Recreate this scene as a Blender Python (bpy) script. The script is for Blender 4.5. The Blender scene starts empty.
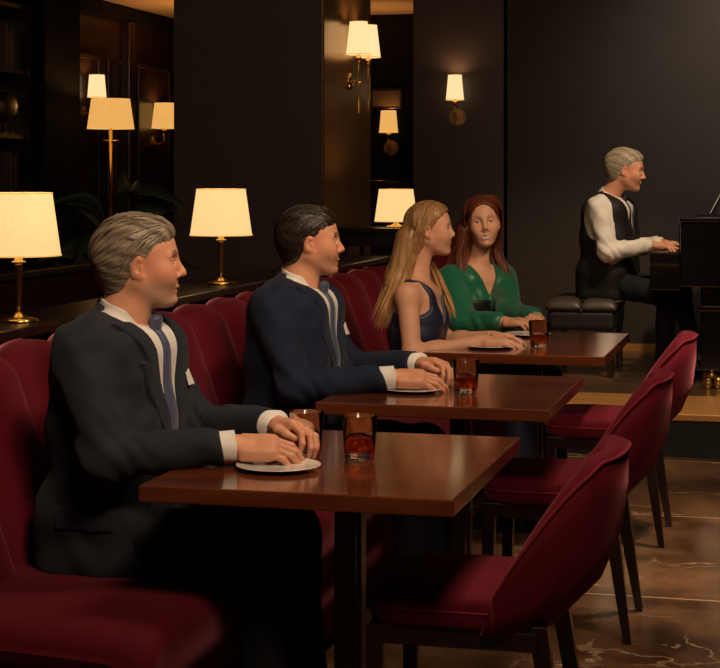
import bpy, math, random
import numpy as np
from mathutils import Vector, Matrix

random.seed(7)
RNG = np.random.default_rng(7)
PI = math.pi
SC = bpy.context.scene
COL = SC.collection

# ------------------------------------------------------------------ camera
YAW = math.radians(14.3)
cam_d = bpy.data.cameras.new('camera'); cam = bpy.data.objects.new('camera', cam_d); COL.objects.link(cam)
cam.location = (0, 0, 1.42); cam.rotation_euler = (PI/2, 0, YAW)
cam_d.sensor_width = 36; cam_d.lens = 85.0; cam_d.shift_y = -156/720; cam_d.clip_start = 0.05
SC.camera = cam
# ------------------------------------------------------------------ world + exposure
w = bpy.data.worlds.new('world'); SC.world = w; w.use_nodes = True
w.node_tree.nodes['Background'].inputs[0].default_value = (1.0, .75, .55, 1); w.node_tree.nodes['Background'].inputs[1].default_value = 0.004
SC.view_settings.view_transform = 'Standard'; SC.view_settings.look = 'None'
SC.view_settings.gamma = 1; SC.view_settings.use_curve_mapping = False
SC.view_settings.exposure = 0.0
SC.cycles.use_denoising = True
SC.cycles.max_bounces = 12; SC.cycles.transmission_bounces = 12; SC.cycles.blur_glossy = 1.0; SC.cycles.diffuse_bounces = 3; SC.cycles.glossy_bounces = 4
SC.cycles.sample_clamp_indirect = 4; SC.cycles.caustics_reflective = False; SC.cycles.caustics_refractive = True

def light(name, kind, loc, energy, color=(1, .72, .45), size=.3, target=None, size_y=None, spot=60, blend=.6):
    d = bpy.data.lights.new(name, kind); d.energy = energy; d.color = color
    if kind == 'AREA':
        d.size = size
        if size_y: d.shape = 'RECTANGLE'; d.size_y = size_y
    elif kind == 'SPOT':
        d.shadow_soft_size = size; d.spot_size = math.radians(spot); d.spot_blend = blend
    else: d.shadow_soft_size = size
    o = bpy.data.objects.new(name, d); COL.objects.link(o); o.location = loc
    if target is not None:
        o.rotation_euler = (Vector(target)-Vector(loc)).to_track_quat('-Z', 'Y').to_euler()
    return o
WARM = (1, .74, .50)
# dining room: added key lights and person spots, then ceiling downlights
light('key_light_front', 'AREA', (-.2, 1.9, 3.05), 42, (1, .74, .50), .6, (-1.5, 3.9, 1.1))  # unseen soft key, added to brighten the seated people
light('key_light_middle', 'AREA', (-.3, 4.3, 3.08), 34, (1, .74, .50), .6, (-1.5, 5.6, 1.1))  # second added soft key, further down the row
for (px, py, pz), e in (((-1.5, 3.98, 1.15), 145), ((-1.5, 5.42, 1.15), 150), ((-1.42, 6.9, 1.12), 130), ((-1.36, 7.8, 1.12), 140)):
    light('person_key_spot', 'SPOT', (px+1.55, py-1.9, 3.1), e*1.35, (1, .72, .46), .22, (px, py, pz), spot=25, blend=.9)  # added narrow spot aimed at each seated person, unseen source
for i, (yy, e) in enumerate(((4.0, 58), (5.5, 72), (6.9, 60))):
    light('downlight_chair', 'SPOT', (-.50, yy+.35, 3.1), e, (1, .72, .5), .05, (-.60, yy, .4), spot=36, blend=.9)
light('downlight_stage', 'SPOT', (-.1, 8.9, 3.1), 230, (1, .72, .46), .08, (-1.0, 10.4, 1.25), spot=44, blend=.8)
light('downlight_nosing', 'SPOT', (-.6, 8.3, 3.1), 170, (1, .74, .46), .08, (-.8, 9.1, .2), spot=60, blend=1)
light('downlight_wall', 'SPOT', (.1, 10.2, 3.1), 150, (1, .84, .68), .2, (-.3, 11.9, 2.1), spot=80, blend=1)
light('uplight_back_room', 'SPOT', (-4.2, 11.9, 2.0), 45, (1, .50, .16), .2, (-4.2, 12.0, 2.72), spot=150, blend=1)
light('uplight_gap', 'SPOT', (-3.1, 12.5, 1.9), 30, (1, .50, .16), .2, (-3.1, 12.6, 2.72), spot=110, blend=1)
light('downlight_floor', 'SPOT', (.35, 6.4, 3.1), 330, (1, .74, .5), .1, (.05, 6.6, 0), spot=58, blend=.9)

# ------------------------------------------------------------------ materials
MATS = {}
def new_mat(name):
    m = bpy.data.materials.new(name); m.use_nodes = True
    MATS[name] = m
    return m, m.node_tree.nodes, m.node_tree.links, m.node_tree.nodes['Principled BSDF']
def S(b, **kw):
    names = {'color': 'Base Color', 'rough': 'Roughness', 'metal': 'Metallic', 'spec': 'Specular IOR Level', 'sheen': 'Sheen Weight',
             'sheen_tint': 'Sheen Tint', 'sheen_rough': 'Sheen Roughness', 'coat': 'Coat Weight', 'coat_rough': 'Coat Roughness', 'trans': 'Transmission Weight',
             'ior': 'IOR', 'emit': 'Emission Color', 'emit_s': 'Emission Strength', 'sss': 'Subsurface Weight', 'alpha': 'Alpha'}
    for k, v in kw.items():
        if isinstance(v, tuple) and len(v) == 3: v = (*v, 1)
        b.inputs[names[k]].default_value = v
def plain(name, color, rough=.5, noise=.12, scale=30, bump=.0, bscale=None, stretch=(1, 1, 1), **kw):
    m, n, l, b = new_mat(name)
    S(b, rough=rough, **kw)
    tc = n.new('ShaderNodeTexCoord'); mp = n.new('ShaderNodeMapping'); mp.inputs['Scale'].default_value = stretch
    l.new(tc.outputs['Object'], mp.inputs[0])
    nz = n.new('ShaderNodeTexNoise'); nz.inputs['Scale'].default_value = scale; nz.inputs['Detail'].default_value = 4
    l.new(mp.outputs[0], nz.inputs['Vector'])
    r = n.new('ShaderNodeMix'); r.data_type = 'RGBA'
    c = color
    r.inputs[6].default_value = (*[x*(1-noise) for x in c], 1); r.inputs[7].default_value = (*[min(1, x*(1+noise)) for x in c], 1)
    l.new(nz.outputs[0], r.inputs[0]); l.new(r.outputs[2], b.inputs['Base Color'])
    if bump:
        n2 = n.new('ShaderNodeTexNoise'); n2.inputs['Scale'].default_value = bscale or scale*3; n2.inputs['Detail'].default_value = 3
        l.new(mp.outputs[0], n2.inputs['Vector'])
        bp = n.new('ShaderNodeBump'); bp.inputs['Strength'].default_value = bump; bp.inputs['Distance'].default_value = .004
        l.new(n2.outputs[0], bp.inputs['Height']); l.new(bp.outputs[0], b.inputs['Normal'])
    return m
def wood(name, c1, c2, rough=.25, axis=(1, 9, 9), scale=3.0, coat=.6, coat_rough=.12, bump=.02):
    m, n, l, b = new_mat(name)
    S(b, rough=rough, coat=coat, coat_rough=coat_rough)
    tc = n.new('ShaderNodeTexCoord'); mp = n.new('ShaderNodeMapping'); mp.inputs['Scale'].default_value = axis
    l.new(tc.outputs['Object'], mp.inputs[0])
    nz = n.new('ShaderNodeTexNoise'); nz.inputs['Scale'].default_value = scale; nz.inputs['Detail'].default_value = 8; nz.inputs['Distortion'].default_value = .6
    l.new(mp.outputs[0], nz.inputs['Vector'])
    cr = n.new('ShaderNodeValToRGB'); cr.color_ramp.elements[0].position = .35; cr.color_ramp.elements[1].position = .7
    cr.color_ramp.elements[0].color = (*c1, 1); cr.color_ramp.elements[1].color = (*c2, 1)
    l.new(nz.outputs[0], cr.inputs[0]); l.new(cr.outputs[0], b.inputs['Base Color'])
    if bump:
        bp = n.new('ShaderNodeBump'); bp.inputs['Strength'].default_value = bump; bp.inputs['Distance'].default_value = .002
        l.new(nz.outputs[0], bp.inputs['Height']); l.new(bp.outputs[0], b.inputs['Normal'])
    return m
def velvet(name, c, sheen=(1, .25, .3), sw=.35):
    m = plain(name, c, rough=.8, noise=.28, scale=7, bump=.15, bscale=400, sheen=sw, sheen_tint=sheen, sheen_rough=.35, spec=.15)
    return m
def marble():
    m, n, l, b = new_mat('marble_floor')
    S(b, rough=.16, spec=.5)
    tc = n.new('ShaderNodeTexCoord')
    nz = n.new('ShaderNodeTexNoise'); nz.inputs['Scale'].default_value = 2.2; nz.inputs['Detail'].default_value = 9; nz.inputs['Roughness'].default_value = .65
    l.new(tc.outputs['Object'], nz.inputs['Vector'])
    cr = n.new('ShaderNodeValToRGB'); e = cr.color_ramp.elements
    e[0].position = .38; e[0].color = (.060, .027, .012, 1); e[1].position = .66; e[1].color = (.24, .125, .06, 1)
    l.new(nz.outputs[0], cr.inputs[0])
    # veins
    mixv = n.new('ShaderNodeMix'); mixv.data_type = 'RGBA'; mixv.inputs[0].default_value = .38
    n2 = n.new('ShaderNodeTexNoise'); n2.inputs['Scale'].default_value = 3.0; n2.inputs['Detail'].default_value = 5
    l.new(tc.outputs['Object'], n2.inputs['Vector'])
    l.new(tc.outputs['Object'], mixv.inputs[6]); l.new(n2.outputs['Color'], mixv.inputs[7])
    vo = n.new('ShaderNodeTexVoronoi'); vo.feature = 'DISTANCE_TO_EDGE'; vo.inputs['Scale'].default_value = 2.8
    l.new(mixv.outputs[2], vo.inputs['Vector'])
    vr = n.new('ShaderNodeValToRGB'); vr.color_ramp.elements[0].color = (1, 1, 1, 1); vr.color_ramp.elements[1].color = (0, 0, 0, 1)
    vr.color_ramp.elements[1].position = .016
    l.new(vo.outputs['Distance'], vr.inputs[0])
    n3 = n.new('ShaderNodeTexNoise'); n3.inputs['Scale'].default_value = 2.6; l.new(tc.outputs['Object'], n3.inputs['Vector'])
    r3 = n.new('ShaderNodeValToRGB'); r3.color_ramp.elements[0].position = .45; r3.color_ramp.elements[1].position = .62
    l.new(n3.outputs[0], r3.inputs[0])
    mul = n.new('ShaderNodeMath'); mul.operation = 'MULTIPLY'; l.new(vr.outputs[0], mul.inputs[0]); l.new(r3.outputs[0], mul.inputs[1])
    mx = n.new('ShaderNodeMix'); mx.data_type = 'RGBA'; mx.inputs[7].default_value = (.52, .36, .22, 1)
    l.new(mul.outputs[0], mx.inputs[0]); l.new(cr.outputs[0], mx.inputs[6])
    # tile joints
    br = n.new('ShaderNodeTexBrick'); br.offset = 0; br.inputs['Scale'].default_value = 1; br.inputs['Mortar Size'].default_value = .006
    br.inputs['Brick Width'].default_value = 1.3; br.inputs['Row Height'].default_value = 1.42
    br.inputs['Color1'].default_value = (1, 1, 1, 1); br.inputs['Color2'].default_value = (.8, .8, .8, 1); br.inputs['Mortar'].default_value = (0, 0, 0, 1)
    mp = n.new('ShaderNodeMapping'); mp.inputs['Location'].default_value = (.2, -.145, 0)
    l.new(tc.outputs['Object'], mp.inputs[0]); l.new(mp.outputs[0], br.inputs['Vector'])
    m2 = n.new('ShaderNodeMix'); m2.data_type = 'RGBA'; m2.inputs[7].default_value = (.55, .36, .2, 1)
    l.new(br.outputs['Fac'], m2.inputs[0]); l.new(mx.outputs[2], m2.inputs[6])
    l.new(m2.outputs[2], b.inputs['Base Color'])
    return m
def glow(name, c, s):
    m, n, l, b = new_mat(name)
    S(b, color=(.35, .22, .10), rough=.8, emit=c, emit_s=s)
    # woven linen shade, emission varied by fine noise
    tc = n.new('ShaderNodeTexCoord'); nz = n.new('ShaderNodeTexNoise'); nz.inputs['Scale'].default_value = 60
    l.new(tc.outputs['Object'], nz.inputs['Vector'])
    mr = n.new('ShaderNodeMapRange'); mr.inputs['To Min'].default_value = s*.9; mr.inputs['To Max'].default_value = s*1.08
    l.new(nz.outputs[0], mr.inputs[0]); l.new(mr.outputs[0], b.inputs['Emission Strength'])
    return m
def glassmat(name, c=(1, 1, 1), rough=0, ior=1.45):
    m, n, l, b = new_mat(name); S(b, color=c, rough=rough, trans=1, ior=ior); return m
def vcol(name, rough=.5, sss=0.0, spec=.4):
    m, n, l, b = new_mat(name); S(b, rough=rough, spec=spec)
    at = n.new('ShaderNodeAttribute'); at.attribute_name = 'Col'
    tc = n.new('ShaderNodeTexCoord'); nz = n.new('ShaderNodeTexNoise'); nz.inputs['Scale'].default_value = 35; nz.inputs['Detail'].default_value = 4
    l.new(tc.outputs['Object'], nz.inputs['Vector'])
    mr = n.new('ShaderNodeMapRange'); mr.inputs['To Min'].default_value = .88; mr.inputs['To Max'].default_value = 1.1; l.new(nz.outputs[0], mr.inputs[0])
    mx = n.new('ShaderNodeMix'); mx.data_type = 'RGBA'; mx.blend_type = 'MULTIPLY'; mx.inputs[0].default_value = 1
    l.new(at.outputs['Color'], mx.inputs[6]); l.new(mr.outputs[0], mx.inputs[7]); l.new(mx.outputs[2], b.inputs['Base Color'])
    if sss: S(b, sss=sss); b.inputs['Subsurface Radius'].default_value = (.012, .005, .003); b.inputs['Subsurface Scale'].default_value = .6
    return m

M_floor = marble()
M_wall = plain('charcoal_wall', (.042, .033, .028), .62, .12, 6, spec=.25)
M_pillar = plain('dark_lacquer', (.075, .052, .050), .42, .1, 4, spec=.35)
M_side = plain('bronze_panel', (.34, .17, .06), .28, .2, 3, metal=.8)
M_dark = plain('black_partition', (.006, .004, .004), .8, .1, 5, spec=.1)
M_ceil = plain('ceiling_paint', (.30, .19, .10), .8, .05, 3)
M_ceil2 = plain('dark_ceiling', (.05, .04, .035), .8, .05, 3)
M_panel = wood('dark_panelling', (.022, .008, .004), (.05, .02, .009), .35, (6, 6, .6), 3, .3, .2)
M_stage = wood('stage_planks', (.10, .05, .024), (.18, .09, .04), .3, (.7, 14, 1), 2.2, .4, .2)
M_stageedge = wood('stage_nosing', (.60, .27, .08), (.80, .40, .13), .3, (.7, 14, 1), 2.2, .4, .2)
M_riser = plain('stage_riser_black', (.014, .014, .016), .55, .15, 9)
M_base = wood('amber_skirting', (.30, .13, .03), (.5, .24, .06), .4, (1, 9, 9), 2)
M_table = wood('mahogany', (.105, .023, .008), (.19, .048, .015), .20, (1.0, 8, 8), 2.0, .7, .10, .01)
M_darkwood = wood('dark_walnut', (.010, .0035, .0025), (.022, .008, .006), .3, (8, 8, 1), 3, .4, .2)
M_velvet = velvet('wine_velvet', (.105, .003, .012), (1, .30, .36), .4)
M_velvet2 = velvet('deep_wine_velvet', (.10, .003, .009))
M_piping = velvet('velvet_piping', (.19, .012, .026))
M_brass = plain('polished_brass', (.80, .50, .16), .22, .06, 20, metal=1.0)
M_bronze = plain('aged_brass', (.45, .27, .11), .35, .1, 20, metal=1.0)
M_shade = glow('linen_shade', (1, .66, .27), .98)
M_shade2 = glow('linen_shade_dim', (1, .50, .13), .82)
M_shade3 = glow('linen_shade_bright', (1, .70, .34), 1.1)
M_glass = glassmat('clear_glass', ior=1.22)
M_whisky = glassmat('red_amber_spirit', (.95, .22, .05), 0, 1.2)
M_china = plain('white_china', (.78, .74, .68), .2, .03, 20, coat=.5)
M_black = plain('piano_black', (.004, .004, .005), .16, .05, 5, coat=.6)
M_leather = plain('black_leather', (.012, .013, .014), .38, .2, 30, bump=.3, bscale=120)
M_tan = plain('brown_leather_top', (.05, .038, .028), .45, .2, 30, bump=.3, bscale=120)  # browner, lighter leather colour on the seat pads
M_ivory = plain('ivory_keys', (.75, .70, .60), .25, .03, 20)
M_paper = plain('music_paper', (.80, .78, .75), .7, .03, 20)
M_leaf = plain('leaf_green', (.040, .062, .030), .4, .3, 20)
M_pot = plain('dark_pot', (.02, .015, .012), .5, .1, 20)
M_suit1 = plain('charcoal_suit', (.0145, .0170, .0260), .8, .18, 60, bump=.25, bscale=500, sheen=.05, spec=.2)
M_suit2 = plain('navy_suit', (.0090, .0135, .034), .8, .18, 60, bump=.25, bscale=500, sheen=.05, spec=.2)
M_trousers = plain('dark_trousers', (.012, .012, .015), .85, .18, 60, bump=.25, bscale=500, spec=.15)
M_vest = plain('black_waistcoat', (.010, .009, .010), .6, .15, 60, spec=.3)
M_vestback = plain('waistcoat_satin', (.03, .018, .012), .45, .15, 60)
M_shirt = plain('white_shirt', (.70, .67, .63), .75, .04, 80, bump=.15, bscale=300)
M_tie1 = plain('slate_blue_tie', (.045, .055, .115), .5, .15, 90, sheen=.2)
M_tie2 = plain('blue_grey_tie', (.04, .06, .10), .5, .15, 90, sheen=.2)
M_tie3 = plain('black_tie', (.012, .012, .015), .5, .1, 90)
M_navy = plain('navy_satin', (.017, .020, .052), .45, .15, 25)
M_green = plain('emerald_satin', (.006, .12, .066), .45, .18, 25, sheen=.15)
M_belt = plain('black_sash', (.006, .006, .007), .5, .1, 25)
M_shoe = plain('black_shoe', (.008, .007, .007), .25, .1, 20)
M_skin = vcol('skin', .52, .12)
M_hair = vcol('hair', .42, 0, .5)
M_ring = plain('ring_metal', (.8, .7, .5), .2, .02, 10, metal=1.0)

# ------------------------------------------------------------------ mesh helpers
class MB:
    """collects geometry of ONE mesh"""
    def __init__(s): s.v = []; s.f = []; s.sm = []
    def add(s, vs, fs, smooth=False):
        o = len(s.v); s.v += [tuple(map(float, p)) for p in vs]; s.f += [tuple(i+o for i in f) for f in fs]; s.sm += [smooth]*len(fs)
    def box(s, lo, hi, M=None):
        x0, y0, z0 = lo; x1, y1, z1 = hi
        v = [(x0, y0, z0), (x1, y0, z0), (x1, y1, z0), (x0, y1, z0), (x0, y0, z1), (x1, y0, z1), (x1, y1, z1), (x0, y1, z1)]
        if M: v = [tuple(M @ Vector(p)) for p in v]
        s.add(v, [(0, 3, 2, 1), (4, 5, 6, 7), (0, 1, 5, 4), (1, 2, 6, 5), (2, 3, 7, 6), (3, 0, 4, 7)])
        return s
    def lathe(s, prof, c=(0, 0, 0), n=32, axis='z', smooth=True):
        v = []; f = []
        m = len(prof)
        for i in range(n):
            a = 2*PI*i/n
            for r, h in prof:
                p = (r*math.cos(a), r*math.sin(a), h)
                if axis == 'x': p = (p[2], p[0], p[1])
                if axis == 'y': p = (p[0], p[2], p[1])
                v.append((p[0]+c[0], p[1]+c[1], p[2]+c[2]))
        for i in range(n):
            j = (i+1) % n
            for k in range(m-1): f.append((i*m+k, j*m+k, j*m+k+1, i*m+k+1))
        if prof[0][0] > 1e-6: f.append(tuple(i*m for i in range(n))[::-1])
        if prof[-1][0] > 1e-6: f.append(tuple(i*m+m-1 for i in range(n)))
        s.add(v, f, smooth); return s
    def tube(s, pts, r, n=10, closed=False, flat=1.0, cap=True):
        pts = [Vector(p) for p in pts]; N = len(pts)
        rs = r if isinstance(r, (list, tuple)) else [r]*N
        v = []; f = []; up = Vector((0, 0, 1)); prev = None
        for i, p in enumerate(pts):
            a = pts[(i-1) % N] if (closed or i > 0) else p; b = pts[(i+1) % N] if (closed or i < N-1) else p
            t = (b-a).normalized()
            if prev is None:
                nn = t.cross(up)
                if nn.length < .05: nn = t.cross(Vector((1, 0, 0)))
            else: nn = prev-t*prev.dot(t)
            nn.normalize(); prev = nn; bb = t.cross(nn)
            for k in range(n):
                q = 2*PI*k/n; v.append(p+nn*math.cos(q)*rs[i]+bb*math.sin(q)*rs[i]*flat)
        for i in range(N if closed else N-1):
            j = (i+1) % N
            for k in range(n):
                l = (k+1) % n; f.append((i*n+k, i*n+l, j*n+l, j*n+k))
        if cap and not closed: f.append(tuple(range(n))[::-1]); f.append(tuple((N-1)*n+k for k in range(n)))
        s.add(v, f, True); return s
    def obj(s, name, mat, parent=None, bevel=0, loc=(0, 0, 0), sub=0, seg=2):
        me = bpy.data.meshes.new(name); me.from_pydata(s.v, [], s.f); me.validate()
        if len(me.polygons) == len(s.sm): me.polygons.foreach_set('use_smooth', s.sm)
        me.materials.append(mat)
        o = bpy.data.objects.new(name, me); COL.objects.link(o); o.location = loc
        if parent: o.parent = parent
        if bevel:
            b = o.modifiers.new('bevel', 'BEVEL'); b.width = bevel; b.segments = seg; b.limit_method = 'ANGLE'; b.angle_limit = math.radians(50)
        if sub:
            b = o.modifiers.new('sub', 'SUBSURF'); b.levels = sub; b.render_levels = sub
        return o
def box(name, lo, hi, mat, parent=None, bevel=0, seg=2):
    c = [(a+b)/2 for a, b in zip(lo, hi)] if parent is None else (0, 0, 0)
    return MB().box([a-k for a, k in zip(lo, c)], [b-k for b, k in zip(hi, c)]).obj(name, mat, parent, bevel, c, seg=seg)
def thing(name, label, cat, loc=(0, 0, 0), rz=0, group=None):
    o = bpy.data.objects.new(name, None); COL.objects.link(o); o.location = loc; o.rotation_euler = (0, 0, rz); o.empty_display_size = .1
    return tag(o, label, cat, group)
def tag(o, label, cat, group=None, kind=None):
    o['label'] = label; o['category'] = cat
    if group: o['group'] = group
    if kind: o['kind'] = kind
    return o
def struct(o): o['kind'] = 'structure'; return o
def dup(root, loc, label, group=None):
    r = root.copy(); COL.objects.link(r); r.location = loc; r['label'] = label
    if group: r['group'] = group
    for ch in [c for c in ALLKIDS(root)]:
        c = ch.copy(); COL.objects.link(c); c.parent = r
        for g in ALLKIDS(ch):
            d = g.copy(); COL.objects.link(d); d.parent = c
    return r
def ALLKIDS(o): return [c for c in COL.objects if c.parent == o]

# ------------------------------------------------------------------ the setting
struct(box('floor', (-6, -1, -.05), (3.2, 13.6, 0), M_floor)).location  # marble
bpy.data.objects['floor'].data.transform(Matrix.Translation(bpy.data.objects['floor'].location)); bpy.data.objects['floor'].location = (0, 0, 0)
struct(box('ceiling', (-2.6, -1, 3.2), (3.2, 12.1, 3.3), M_ceil2))
struct(box('ceiling_back_room', (-5.1, -1, 2.72), (-2.6, 13.4, 2.8), M_ceil))
struct(box('trim_1', (-2.64, -1, 2.72), (-2.56, 11.9, 3.3), M_ceil2))
struct(box('wall_back', (-1.955, 11.87, 0), (3.2, 12.1, 3.3), M_wall))
struct(box('wall_back_panel', (-2.64, 11.9, 0), (-1.985, 12.1, 3.3), M_pillar))
struct(box('trim_2', (-1.985, 11.96, 0), (-1.955, 12.1, 3.3), M_dark))
struct(box('wall_right', (3.1, -1, 0), (3.3, 12, 3.3), M_wall))
struct(box('wall_front', (-5.1, -1.2, 0), (3.3, -1, 3.3), M_wall))
struct(box('wall_far', (-5.0, 13.15, 0), (-2.4, 13.3, 2.8), M_dark))
struct(box('wall_left', (-5.14, -1, 0), (-4.94, 13.3, 2.8), M_panel))
struct(box('wall_pillar', (-3.43, 9.15, 0), (-2.552, 10.24, 2.75), M_pillar))
struct(box('wall_pillar_side', (-2.552, 9.16, 0), (-2.54, 10.23, 2.75), M_side))
struct(box('baseboard_back', (-1.9, 11.845, .224), (3.1, 11.87, .275), M_base))
# panel mouldings of the left wall
for k, (y0, y1) in enumerate(((10.55, 11.6), (11.75, 12.25), (12.35, 13.05))):
    m = MB()
    for (a, b, c, d) in ((y0, y1, 2.28, 2.31), (y0, y1, 1.02, 1.05), (y0, y0+.03, 1.05, 2.28), (y1-.03, y1, 1.05, 2.28)):
        m.box((-4.94, a, c), (-4.915, b, d))
    struct(m.obj('trim_%d' % (3+k), M_panel, None, .005))
struct(box('trim_6', (-4.95, -1, 2.60), (-4.88, 13.15, 2.72), M_dark, bevel=.02))
struct(box('trim_7', (-4.94, 12.02, 0), (-4.86, 12.14, 2.6), M_panel, bevel=.008))
# the stage
m = MB().box((-2.5, 9.5, .18), (3.1, 11.87, .224)); struct(m.obj('stage_floor', M_stage))
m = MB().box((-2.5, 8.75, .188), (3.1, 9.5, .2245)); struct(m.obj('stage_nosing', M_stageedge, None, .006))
struct(box('stage_riser', (-2.5, 8.77, 0), (3.1, 8.95, .188), M_riser))

# ------------------------------------------------------------------ book alcove far left
t = thing('bookcase', 'dark wooden bookcase at the far left edge of the back room', 'bookcase', (-4.75, 9.2, 0))
m = MB(); m.box((-.17, -.55, 0), (-.14, .55, 2.5)); m.obj('back_panel', M_panel, t)
for yy in (-.55, .52): MB().box((-.14, yy, 0), (.16, yy+.03, 2.5)).obj('side_panel', M_darkwood, t)
for hh in (.02, .6, 1.0, 1.32, 1.66, 2.06, 2.46): MB().box((-.14, -.52, hh), (.15, .52, hh+.025)).obj('shelf', M_panel, t)
bc = [(.05, .016, .01), (.03, .02, .02), (.06, .035, .015), (.02, .015, .012), (.07, .02, .01)]
BM = [plain('book_cloth_%d' % i, c, .6, .1, 30) for i, c in enumerate(bc)]
bk = (('tall brown book', 2, 9.44, 2.088, .27, 'leftmost on the upper shelf of the bookcase'), ('shorter dark red book', 4, 9.485, 2.088, .23, 'second on the upper shelf of the bookcase'), ('dark grey book', 1, 9.52, 2.088, .25, 'last on the upper shelf of the bookcase'),
      ('maroon book', 0, 9.42, 1.348, .22, 'first of five on the lower shelf above the lamp'), ('grey book', 1, 9.46, 1.348, .205, 'second of five on the lower shelf above the lamp'), ('brown book', 2, 9.50, 1.348, .23, 'third of five on the lower shelf above the lamp'),
      ('black book', 3, 9.54, 1.348, .21, 'fourth of five on the lower shelf above the lamp'), ('dark red book', 4, 9.58, 1.348, .22, 'last of five on the lower shelf above the lamp'))
for (nm, mi, y, base, h, wh) in bk:
    o = MB().box((-.07, 0, 0), (.07, .033, h)).box((-.066, .003, h-.004), (.06, .030, h+.001)).obj('book', BM[mi], None, .003, (-4.69, y, base))
    tag(o, nm+', '+wh, 'book', 'books standing on the bookcase shelves')
t = thing('ornament', 'round brass disc ornament on the bookcase shelf', 'ornament', (-4.67, 9.53, 1.686))
m = MB().lathe([(0, 0), (.06, 0), (.06, .012), (.015, .02), (.012, .07), (0, .07)], n=24); m.obj('base', M_bronze, t)
m = MB().lathe([(0, -.012), (.09, -.014), (.10, 0), (.09, .014), (.03, .012), (0, .03)], (0, 0, .165), 32, 'y'); m.obj('disc', M_bronze, t)
box('trim_8', (-4.94, 9.78, 0), (-4.52, 10.32, 2.72), M_dark)['kind'] = 'structure'

# ------------------------------------------------------------------ lamps
def shade_mesh(rt, rb, h):
    return MB().lathe([(rb, 0), (rt, h), (rt-.003, h), (rb-.003, 0), (rb, 0)], n=48)
def shade(parent, z, rt, rb, h, mat, energy, c=(1, .60, .28), x=0, y=0):
    m = MB(); pr = [(rb, z), (rt, z+h), (rt-.003, z+h), (rb-.003, z), (rb, z)]
    m.lathe(pr, (x, y, 0), 48); o = m.obj('lamp_shade', mat, parent)
    r = MB(); r.tube([(x+rb*math.cos(a), y+rb*math.sin(a), z) for a in np.linspace(0, 2*PI, 40)[:-1]], .0025, 6, True); r.obj('trim_band', M_shade2, o)
    r = MB(); r.tube([(x+rt*math.cos(a), y+rt*math.sin(a), z+h) for a in np.linspace(0, 2*PI, 40)[:-1]], .0022, 6, True)
    r.obj('trim_band', M_shade2, o)
    b = MB().lathe([(0, z+h*.3), (.012, z+h*.3), (.022, z+h*.5), (.02, z+h*.62), (0, z+h*.68)], (x, y, 0), 16); b.obj('bulb', M_shade3, parent)
    d = bpy.data.lights.new('lamp_glow', 'POINT'); d.energy = energy; d.color = c; d.shadow_soft_size = .03
    l = bpy.data.objects.new('lamp_glow', d); COL.objects.link(l); l.location = (x, y, z+h*.8); l.parent = parent
    return o
def table_lamp(loc, label, H=.195, base=True, energy=6):
    t = thing('table_lamp', label, 'lamp', loc, 0, 'table lamps along the banquette ledge')
    m = MB().lathe([(0, 0), (.056, 0), (.058, .006), (.052, .010), (.030, .013), (.018, .02), (.011, .028), (0, .028)], n=32); m.obj('base', M_brass, t)
    m = MB().lathe([(0, .02), (.0085, .02), (.0075, .05), (.0105, H-.03), (.012, H-.02), (0, H-.02)], n=20); m.obj('stem', M_brass, t)
    m = MB().lathe([(0, H-.024), (.021, H-.022), (.021, H-.018), (.012, H-.016), (.013, H+.02), (0, H+.02)], n=20); m.obj('socket', M_brass, t)
    m = MB()
    for a in range(3): m.tube([(.01*math.cos(a*2.09), .01*math.sin(a*2.09), H+.015), (.112*math.cos(a*2.09), .112*math.sin(a*2.09), H+.03)], .0015, 6)
    m.obj('shade_spider', M_brass, t)
    shade(t, H, .097, .1225, .181, M_shade, energy)
    return t
table_lamp((-2.19, 4.56, 1.0), 'brass table lamp with cream shade nearest the camera, behind the grey-haired man')
table_lamp((-2.19, 6.37, 1.0), 'brass table lamp with cream shade before the dark pillar, left of the dark-haired man')

def sconce(loc, rz, label, rt, rb, h, mat, energy, disc=.06, drop=.1):
    t = thing('wall_sconce', label, 'wall lamp', loc, rz)
    MB().lathe([(0, 0), (disc, 0), (disc, .008), (disc*.8, .008), (disc*.78, .013), (disc*.3, .014), (disc*.28, .02), (0, .02)], (0, 0, -h*.5-.12), 28, 'x', False).obj('backplate', M_bronze, t)
    MB().tube([(.01, 0, -h*.5-.12), (.05, 0, -h*.5-.13), (.085, 0, -h*.5-.10), (.09, 0, -h*.5+.02)], .006, 8).obj('arm', M_brass, t)
    MB().lathe([(0, -h*.5-.05), (.012, -h*.5-.04), (.02, -h*.5-.01), (.012, -h*.5), (.01, -h*.5+.03), (0, -h*.5+.03)], (.09, 0, 0), 16).obj('socket', M_brass, t)
    MB().tube([(.09, 0, -h*.5-.05), (.09, 0, -h*.5-.12-drop)], .003, 6).obj('pull_rod', M_bronze, t)
    shade(t, -h*.5, rt, rb, h, mat, energy, x=.095)
    return t
sconce((-2.317, 11.9, 2.06), -PI/2, 'single brass wall sconce left of the standing wall seam, above the smiling woman', .048, .064, .175, M_shade3, 2.2)
sconce((-4.94, 11.36, 2.08), 0, 'small wall sconce glowing above the wide shaded lamp in the back room', .055, .068, .16, M_shade3, 2.0)
sconce((-4.94, 12.72, 1.915), 0, 'wall sconce half hidden by the left edge of the dark pillar', .082, .105, .2, M_shade2, 1.6)
sconce((-3.095, 13.15, 1.865), -PI/2, 'small wall sconce deep in the gap right of the pillar', .06, .075, .17, M_shade2, .8)

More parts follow.
